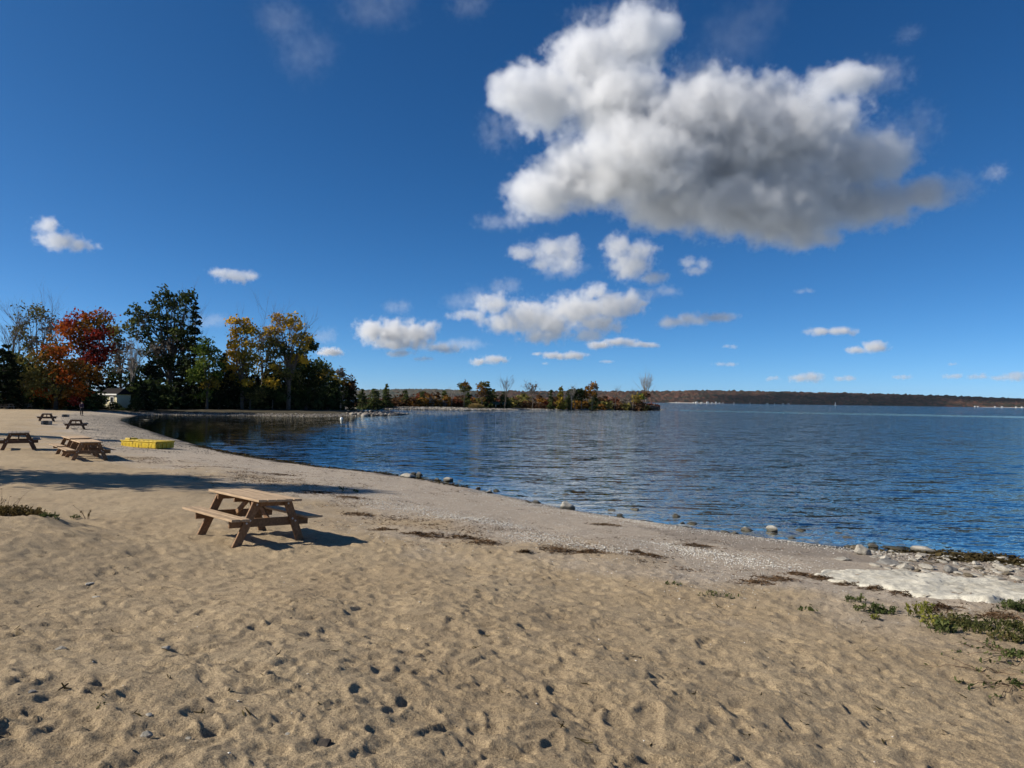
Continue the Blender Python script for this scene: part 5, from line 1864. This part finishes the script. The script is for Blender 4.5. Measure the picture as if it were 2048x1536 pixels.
def plant(name, label, px, py, w, dpt, h, kind, n_stem, n_leaf, leaf, seed, stem=M_STEMG, cat='plant', group=None, upright=.5, runners=0, run_len=.6):
    """a low plant: stems fanning from the root or creeping over the sand, small leaves along them"""
    rnd = random.Random(seed)
    rng = np.random.default_rng(seed)
    c = ground_hit(px, py)
    root = empty(name, (c[0], c[1], gz(c[0], c[1])))
    tag(root, label, cat, group)
    base = np.array([c[0], c[1], gz(c[0], c[1])])
    m = MB()
    P, D = [], []
    paths = []
    for i in range(n_stem):
        a, q = rnd.uniform(0, 6.28), math.sqrt(rnd.random())
        x0, y0 = math.cos(a) * q * w * .5, math.sin(a) * q * dpt * .5
        z0 = gz(base[0] + x0, base[1] + y0) - base[2]
        hh = h * rnd.uniform(.45, 1.1) * (1.15 - .5 * q)
        dx, dy = rnd.gauss(0, .35) * (1 - upright) * 2 + x0 * .3, rnd.gauss(0, .35) * (1 - upright) * 2 + y0 * .3
        pa = [Vector((x0, y0, z0 - .01)), Vector((x0 + dx * hh * .4, y0 + dy * hh * .4, z0 + hh * .55)), Vector((x0 + dx * hh, y0 + dy * hh, z0 + hh))]
        paths.append((pa, .3))
    for i in range(runners):
        a = rnd.uniform(0, 6.28)
        x, y = math.cos(a) * w * .25, math.sin(a) * dpt * .25
        pa = []
        L = run_len * rnd.uniform(.6, 1.2)
        for k in range(7):
            zz = gz(base[0] + x, base[1] + y) - base[2]
            pa.append(Vector((x, y, zz + .008 + (.012 if k % 2 else 0))))
            a += rnd.gauss(0, .3)
            x += math.cos(a) * L / 6
            y += math.sin(a) * L / 6
        paths.append((pa, .1))
    for pa, t0 in paths:
        r = .004 if len(pa) == 3 else .0036
        m.tube(pa, [r * (1 - .6 * i / (len(pa) - 1)) for i in range(len(pa))], 4, False)
        nl = max(2, int(n_leaf * rnd.uniform(.6, 1.3)))
        for _ in range(nl):
            t = rnd.uniform(t0, 1) * (len(pa) - 1)
            k = min(int(t), len(pa) - 2)
            pt = pa[k].lerp(pa[k + 1], t - k)
            P.append((pt.x + rnd.gauss(0, leaf * .7), pt.y + rnd.gauss(0, leaf * .7), pt.z + abs(rnd.gauss(0, leaf * .5))))
    m.build('stem', stem, root)
    if P:
        V, F = leaf_quads(np.array(P), leaf, rng, stretch=2.2)
        mesh_obj('foliage', V, F, LEAF[kind], root)
    return root


plant('beach_shrub', 'bright yellow-green upright plant at the left end of the plants on the right', 1840, 1236, .32, .24, .22, 'lime', 20, 12, .021, 1)
plant('beach_shrub', 'low yellow-green plant right beside the bright upright one', 1866, 1256, .30, .24, .18, 'lime', 20, 12, .018, 2)
plant('beach_shrub', 'thin green plant between the yellow-green plants and the olive mat', 1880, 1268, .30, .2, .16, 'sea', 18, 10, .024, 3)
plant('ground_plant', 'wide olive-green mat of low plants, biggest on the sand at the right', 1975, 1262, 1.15, .46, .12, 'mat', 170, 15, .014, 4)
plant('ground_plant', 'thinner left part of the green plants, between the shells and the olive mat', 1905, 1246, .40, .30, .12, 'mat', 60, 10, .014, 5)
plant('ground_plant', 'olive-green low plant running out of the view at the right edge', 2046, 1284, .7, .3, .11, 'mat', 90, 14, .014, 6)
plant('ground_plant', 'dusky green sprawling plant on the sand left of the yellow-green one', 1752, 1226, .52, .20, .10, 'sea', 60, 12, .015, 7)
plant('ground_plant', 'small leafy sprig at the left end of the dusky green sprawling plant', 1712, 1207, .30, .14, .10, 'sea', 22, 9, .015, 8)
plant('ground_plant', 'dark green plant beside the white slab at the right edge', 2040, 1222, .55, .28, .13, 'sea', 70, 14, .015, 9)
plant('ground_plant', 'tiny dark sprig on the sand left of the dusky sprawling plant', 1612, 1224, .22, .12, .07, 'sea', 14, 8, .015, 10)
plant('ground_plant', 'tiny pale green sprig just below the dusky sprawling plant', 1752, 1240, .10, .08, .05, 'lime', 8, 5, .022, 11)
plant('ground_plant', 'sparse wispy sprigs on the sand left of the white slab', 1440, 1196, .55, .18, .06, 'sea', 24, 3, .018, 12)
plant('ground_plant', 'a few green blades in the brown weed left of the wispy sprigs', 1346, 1172, .28, .14, .05, 'sea', 14, 3, .02, 13)
plant('creeping_plant', 'red-stemmed creeper with green leaves reaching over the sand at the right edge', 2035, 1318, .25, .2, .05, 'sea', 16, 10, .020, 14, stem=M_STEM, runners=15, run_len=.55)
plant('creeping_plant', 'long thin creeper lying lowest on the sand at the right edge', 2030, 1372, .2, .16, .04, 'sea', 10, 8, .020, 15, stem=M_STEM, runners=10, run_len=.6)
plant('creeping_plant', 'bare reddish runner on the sand between the two creepers', 1960, 1345, .08, .06, .03, 'sea', 3, 4, .016, 16, stem=M_STEM, runners=5, run_len=.5)
plant('seedling', 'left one of two young green plants on the white shells behind the near table', 686, 984, .11, .10, .17, 'sea', 5, 8, .034, 17)
plant('seedling', 'right one of two young green plants on the white shells behind the near table', 712, 986, .10, .08, .14, 'sea', 4, 7, .034, 18)
plant('dune_grass', 'brown dry dune grass clump with tall stalks at the left edge', 30, 1033, 1.2, .5, .20, 'dune', 230, 12, .022, 19, stem=M_STEM)
plant('dune_grass', 'green low plant at the right end of the dry grass on the left', 100, 1037, .35, .2, .09, 'sea', 22, 7, .02, 20)
plant('dune_grass', 'small green tuft on the crest between grass and near table', 148, 1037, .2, .12, .08, 'sea', 10, 7, .02, 21)
plant('dune_grass', 'dry curled stalk with a few leaves on the crest right of the green tuft', 172, 1038, .14, .1, .30, 'dune', 6, 5, .02, 22, stem=M_STEM)
plant('dune_grass', 'tall dry seed stalks rising from the grass at the left edge', 14, 1020, .4, .2, .55, 'dune', 9, 3, .02, 23, stem=M_STEM, upright=.35)
plant('ground_plant', 'tiny green sprig on the open sand at the lower left', 200, 1418, .06, .05, .02, 'sea', 5, 3, .007, 24)

# ------------------------------------------------------------------ litter on the sand
rng = np.random.default_rng(55)
n = 900
r = np.sqrt(rng.uniform(2.3 ** 2, 15 ** 2, n))
a = rng.uniform(-.85, .85, n)
x, y = r * np.sin(a), r * np.cos(a)
k = dune_dist(x, y) > -.6
stones_stuff('pebbles', lay(x[k], y[k], .002), rng.uniform(.005, .020, k.sum()) * rng.uniform(.6, 1.2, k.sum()), mat_stone_mix('sand_pebbles', [(.70, .66, .58), (.10, .08, .06), (.45, .40, .33), (.06, .05, .04), (.78, .75, .70), (.25, .20, .15)]), 31, flat=.55, sub=1)
n = 420
r = np.sqrt(rng.uniform(2.3 ** 2, 14 ** 2, n))
a = rng.uniform(-.85, .85, n)
x, y = r * np.sin(a), r * np.cos(a)
V, F = strips(lay(x, y), 2, .075, .008, .02, 71, .006)
tag(mesh_obj('twigs', V, F, M_WEEDD), kind='stuff')
for i, (px, py, w, m_, lab) in enumerate([
        (644, 1487, 34, M_BARKD, 'dark piece of bark lying in a hollow of the sand at the bottom'),
        (573, 1466, 9, M_ROCKW, 'white round pebble in a footprint left of the dark bark'),
        (190, 1196, 16, M_ROCKW, 'pale stone on the sand in the left half, above its twin'),
        (330, 1307, 18, M_ROCKW, 'thin white shell-like stone on the sand in the left half'),
        (118, 1302, 18, M_ROCK, 'small cracked pale stone on the sand at the left'),
        (295, 1438, 14, M_ROCKW, 'small white stone at the lower left'),
        (290, 1482, 24, M_ROCK, 'grey crumbly stone at the lower left near the bottom'),
        (376, 1476, 12, M_ROCK, 'brown-white pebble right of the grey crumbly stone'),
        (175, 1174, 14, M_ROCKW, 'pale flat chip, farthest of the loose stones on the left'),
        (60, 1392, 15, M_ROCKG, 'dark small stone at the left edge of the sand'),
        (116, 1527, 15, M_ROCKD, 'dark stone at the very bottom left')]):
    boulder(lab, px, py, w, .4, m_, 300 + i, name='bark_piece' if i == 0 else 'pebble')


# ------------------------------------------------------------------ clouds: real volumes far out over the lake
def mat_cloud(dens, alb=.87):
    N = Nodes('cloud')
    v = N.n('ShaderNodeVolumePrincipled')
    v.inputs['Color'].default_value = (alb, alb + .004, alb + .012, 1)
    v.inputs['Density'].default_value = dens
    v.inputs['Anisotropy'].default_value = .15
    N.t.links.new(v.outputs[0], N.out.inputs['Volume'])
    return N.m


def cloud(blobs, D, res=64, tau=9.0, seed=0, warp=.30, amp=1.3, feat=None, sharp=1.4, depth=1.0, alb=.84):
    """blobs: (px, py, rx, ry) billows seen from the beach, standing D metres away"""
    R = random.Random(seed)
    me_ = bpy.data.meshes.new('cloud')
    ob = bpy.data.objects.new('cloud', me_)
    COL.objects.link(ob)
    ob['kind'] = 'stuff'
    ng = bpy.data.node_groups.new('cloud', 'GeometryNodeTree')
    ng.interface.new_socket('Geometry', in_out='OUTPUT', socket_type='NodeSocketGeometry')

    def put(s, v):
        if isinstance(v, bpy.types.NodeSocket):
            ng.links.new(v, s)
        else:
            s.default_value = v

    def M(op, a, b=0., c=0.):
        x = ng.nodes.new('ShaderNodeMath')
        x.operation = op
        for i, q in enumerate((a, b, c)):
            put(x.inputs[i], q)
        return x.outputs[0]

    def V(op, a, b=(0, 0, 0), scale=None):
        x = ng.nodes.new('ShaderNodeVectorMath')
        x.operation = op
        put(x.inputs[0], a)
        put(x.inputs[1], b)
        if scale is not None:
            x.inputs['Scale'].default_value = scale
        return x.outputs['Value' if op == 'LENGTH' else 'Vector']

    def noise(vec, scale, detail, rough, out):
        x = ng.nodes.new('ShaderNodeTexNoise')
        put(x.inputs['Vector'], vec)
        x.inputs['Scale'].default_value = scale
        x.inputs['Detail'].default_value = detail
        x.inputs['Roughness'].default_value = rough
        return x.outputs[out]
    k = D / FPX
    span = max(b[0] + b[2] for b in blobs) - min(b[0] - b[2] for b in blobs)
    fs = (feat or max(18, min(90, span * .28))) * k
    pos = V('ADD', ng.nodes.new('GeometryNodeInputPosition').outputs[0], (seed * 911.0, seed * 377.0, 0))
    wv = V('SCALE', V('SUBTRACT', noise(pos, .8 / fs, 2, .5, 1), (.5, .5, .5)), scale=warp * fs)
    p = V('ADD', ng.nodes.new('GeometryNodeInputPosition').outputs[0], wv)
    d = None
    lo, hi = [1e9] * 3, [-1e9] * 3
    rmean = 0
    for (px, py, rx, ry) in blobs:
        c = at_d(px, py, D)
        rX, rZ = rx * k, ry * k
        rY = min(rX, rZ * 1.6) * depth
        rmean += rZ / len(blobs)
        c[1] += R.uniform(-.35, .35) * rY
        for i, (a, b) in enumerate(zip(c, (rX, rY, rZ))):
            lo[i] = min(lo[i], a - b * 1.35)
            hi[i] = max(hi[i], a + b * 1.35)
        e = M('SUBTRACT', 1.0, V('LENGTH', V('DIVIDE', V('SUBTRACT', p, tuple(c)), (rX, rY, rZ))))
        d = e if d is None else M('SMOOTH_MAX', d, e, .15)
    f = M('MULTIPLY', M('SUBTRACT', noise(pos, 2.2 / fs, 8, .66, 0), .53), amp * 2)
    t = M('MULTIPLY', M('ADD', d, f), sharp)
    t = M('MINIMUM', M('MAXIMUM', t, 0.0), 1.0)
    vc = ng.nodes.new('GeometryNodeVolumeCube')
    put(vc.inputs['Density'], t)
    vc.inputs['Min'].default_value = lo
    vc.inputs['Max'].default_value = hi
    s = max(hi[i] - lo[i] for i in range(3)) / res
    for i, a in enumerate('XYZ'):
        vc.inputs['Resolution ' + a].default_value = max(8, int((hi[i] - lo[i]) / s))
    sm = ng.nodes.new('GeometryNodeSetMaterial')
    m_ = mat_cloud(tau * .62 / (2 * rmean), alb)
    sm.inputs['Material'].default_value = m_
    me_.materials.append(m_)
    out = ng.nodes.new('NodeGroupOutput')
    ng.links.new(vc.outputs[0], sm.inputs[0])
    ng.links.new(sm.outputs[0], out.inputs[0])
    md = ob.modifiers.new('cloud', 'NODES')
    md.node_group = ng
    return ob


cloud([(1030, 190, 60, 60), (1100, 190, 90, 85), (1180, 120, 100, 80), (1270, 90, 85, 75), (1335, 50, 38, 42), (1240, 210, 130, 90), (1090, 385, 90, 55), (1160, 350, 120, 70), (1270, 340, 160, 100),
       (1400, 250, 150, 90), (1500, 200, 120, 65), (1560, 280, 180, 110), (1330, 410, 110, 55), (1480, 420, 190, 70), (1580, 440, 130, 60), (1620, 470, 60, 35), (1700, 330, 110, 70), (1790, 310, 60, 55),
       (1720, 400, 150, 55), (1680, 165, 90, 36), (1840, 395, 70, 35), (1420, 165, 40, 40), (1450, 350, 150, 80), (1600, 380, 130, 70), (1500, 300, 140, 90), (1370, 420, 130, 55)], 4300, 400, 15.0, 1, feat=84, amp=.95, sharp=1.2, depth=.8, alb=.915)
cloud([(1045, 502, 36, 20), (1100, 496, 50, 26), (1140, 500, 30, 32), (1130, 530, 32, 22), (1090, 525, 40, 16)], 4900, 120, 2.4, 2, alb=.83, depth=1.2, amp=1.5)
cloud([(1235, 497, 36, 32), (1260, 530, 50, 34), (1305, 558, 34, 15), (1280, 500, 40, 22)], 4900, 120, 3.0, 3, alb=.83, depth=1.2, amp=1.5)
cloud([(1375, 526, 20, 14), (1405, 530, 18, 16), (1390, 542, 28, 12)], 4900, 64, 1.3, 4, alb=.83, depth=1.2, amp=1.3)
cloud([(935, 630, 46, 13), (985, 606, 46, 24), (1010, 645, 60, 24), (1060, 630, 60, 36), (1105, 645, 50, 36), (1090, 672, 60, 18), (1150, 622, 70, 36), (1220, 612, 66, 32), (1180, 668, 46, 16), (1265, 602, 34, 26), (1200, 645, 60, 24), (1190, 585, 30, 20)], 4700, 260, 4.6, 5, feat=42, amp=1.55, alb=.85)
cloud([(745, 660, 40, 24), (785, 665, 50, 30), (830, 668, 44, 28), (862, 655, 22, 18), (800, 688, 80, 14), (890, 696, 50, 10), (800, 706, 34, 8), (845, 718, 26, 5)], 5600, 160, 5.0, 6, feat=34, amp=1.5, alb=.86)
cloud([(1345, 643, 40, 13), (1385, 638, 40, 14), (1440, 634, 44, 12)], 4900, 90, 2.0, 7, alb=.83, depth=1.4, amp=1.5)
cloud([(1200, 690, 34, 8), (1240, 684, 40, 10), (1290, 690, 30, 6)], 6000, 64, 4.0, 8)
cloud([(960, 723, 24, 9), (990, 718, 30, 10)], 6500, 56, 4.0, 9)
cloud([(1110, 711, 30, 9), (1145, 710, 30, 9), (1075, 708, 16, 4)], 6500, 64, 4.0, 10)
cloud([(95, 455, 26, 24), (115, 482, 50, 20), (155, 492, 42, 14)], 4400, 72, 3.4, 11, amp=1.5)
cloud([(440, 546, 26, 11), (470, 552, 42, 14), (500, 552, 20, 12)], 4800, 64, 2.6, 12, amp=1.5)
cloud([(662, 704, 28, 10), (645, 706, 16, 5)], 6500, 48, 5.0, 13)
cloud([(1640, 664, 34, 9), (1685, 662, 36, 10)], 6500, 56, 4.0, 14)
cloud([(1715, 700, 26, 9), (1745, 694, 30, 13)], 7000, 56, 4.5, 15)
for i, (x_, y_, rx_, ry_, ta) in enumerate([(1612, 755, 34, 11, 8), (1686, 757, 24, 7, 4), (1802, 754, 20, 6, 3.5), (1905, 752, 20, 7, 4), (1955, 753, 20, 7, 4), (1998, 756, 18, 7, 4), (2032, 752, 24, 12, 5), (1545, 757, 14, 6, 3),
                                            (1460, 693, 14, 5, 2.5), (1450, 728, 26, 5, 2.5), (1212, 723, 18, 4, 2.5), (1090, 726, 8, 4, 2), (650, 672, 28, 20, 1.5), (795, 614, 28, 18, 1.5), (1610, 582, 20, 7, 1.2),
                                            (1990, 345, 26, 22, 2.2), (420, 640, 40, 18, 1.2), (1010, 572, 34, 20, 1.5), (1905, 728, 10, 4, 2)]):
    cloud([(x_ - rx_ * .3, y_ + ry_ * .1, rx_ * .8, ry_ * .9), (x_ + rx_ * .35, y_, rx_ * .75, ry_)], 5000 if y_ < 690 else 9000, 56, ta * .36, 30 + i, amp=1.5, alb=.80)
for i, (x_, y_, rx_, ry_) in enumerate([(610, 110, 70, 60), (935, 12, 50, 26), (1480, 60, 90, 70), (1815, 70, 30, 20), (560, 40, 60, 40), (750, 20, 90, 40)]):
    cloud([(x_, y_, rx_, ry_), (x_ + rx_ * .4, y_ - ry_ * .3, rx_ * .7, ry_ * .7)], 4300, 80, .22, 60 + i, amp=1.5, sharp=1.0)
# a cloud above the top of the picture, whose shadow darkens the middle of the far hills
cloud([(-120, -370, 120, 90), (0, -380, 150, 95), (110, -370, 120, 90)], 3560, 120, 30.0, 90, depth=.62)
# torn shreds round the big cloud
for i, (x_, y_, rx_, ry_, ta) in enumerate([(1710, 165, 100, 40, .9), (1870, 385, 80, 36, 1.1), (1000, 255, 46, 60, 1.0), (1400, 150, 70, 50, .8), (1800, 270, 70, 60, .9), (1240, 25, 110, 30, .7), (1010, 440, 60, 24, .8),
                                            (1120, 540, 50, 24, .8), (1310, 585, 50, 16, .8), (930, 600, 50, 26, .6), (905, 690, 70, 14, 1.0)]):
    cloud([(x_ - rx_ * .3, y_ + ry_ * .1, rx_ * .8, ry_ * .8), (x_ + rx_ * .4, y_ - ry_ * .1, rx_ * .7, ry_)], 4250, 100, ta, 110 + i, amp=1.6, sharp=1.0, feat=38)


# ------------------------------------------------------------------ the air over the lake
hz_ = Nodes('haze')
hv_ = hz_.n('ShaderNodeVolumePrincipled')
hv_.inputs['Color'].default_value = (.86, .92, 1.0, 1)
hv_.inputs['Density'].default_value = 1.0e-5
hv_.inputs['Anisotropy'].default_value = .2
hz_.t.links.new(hv_.outputs[0], hz_.out.inputs['Volume'])
air = MB().box((24000, 24000, 118), (0, 0, 118 / 2 - 16.5)).build('haze', hz_.m)
tag(air, kind='stuff')
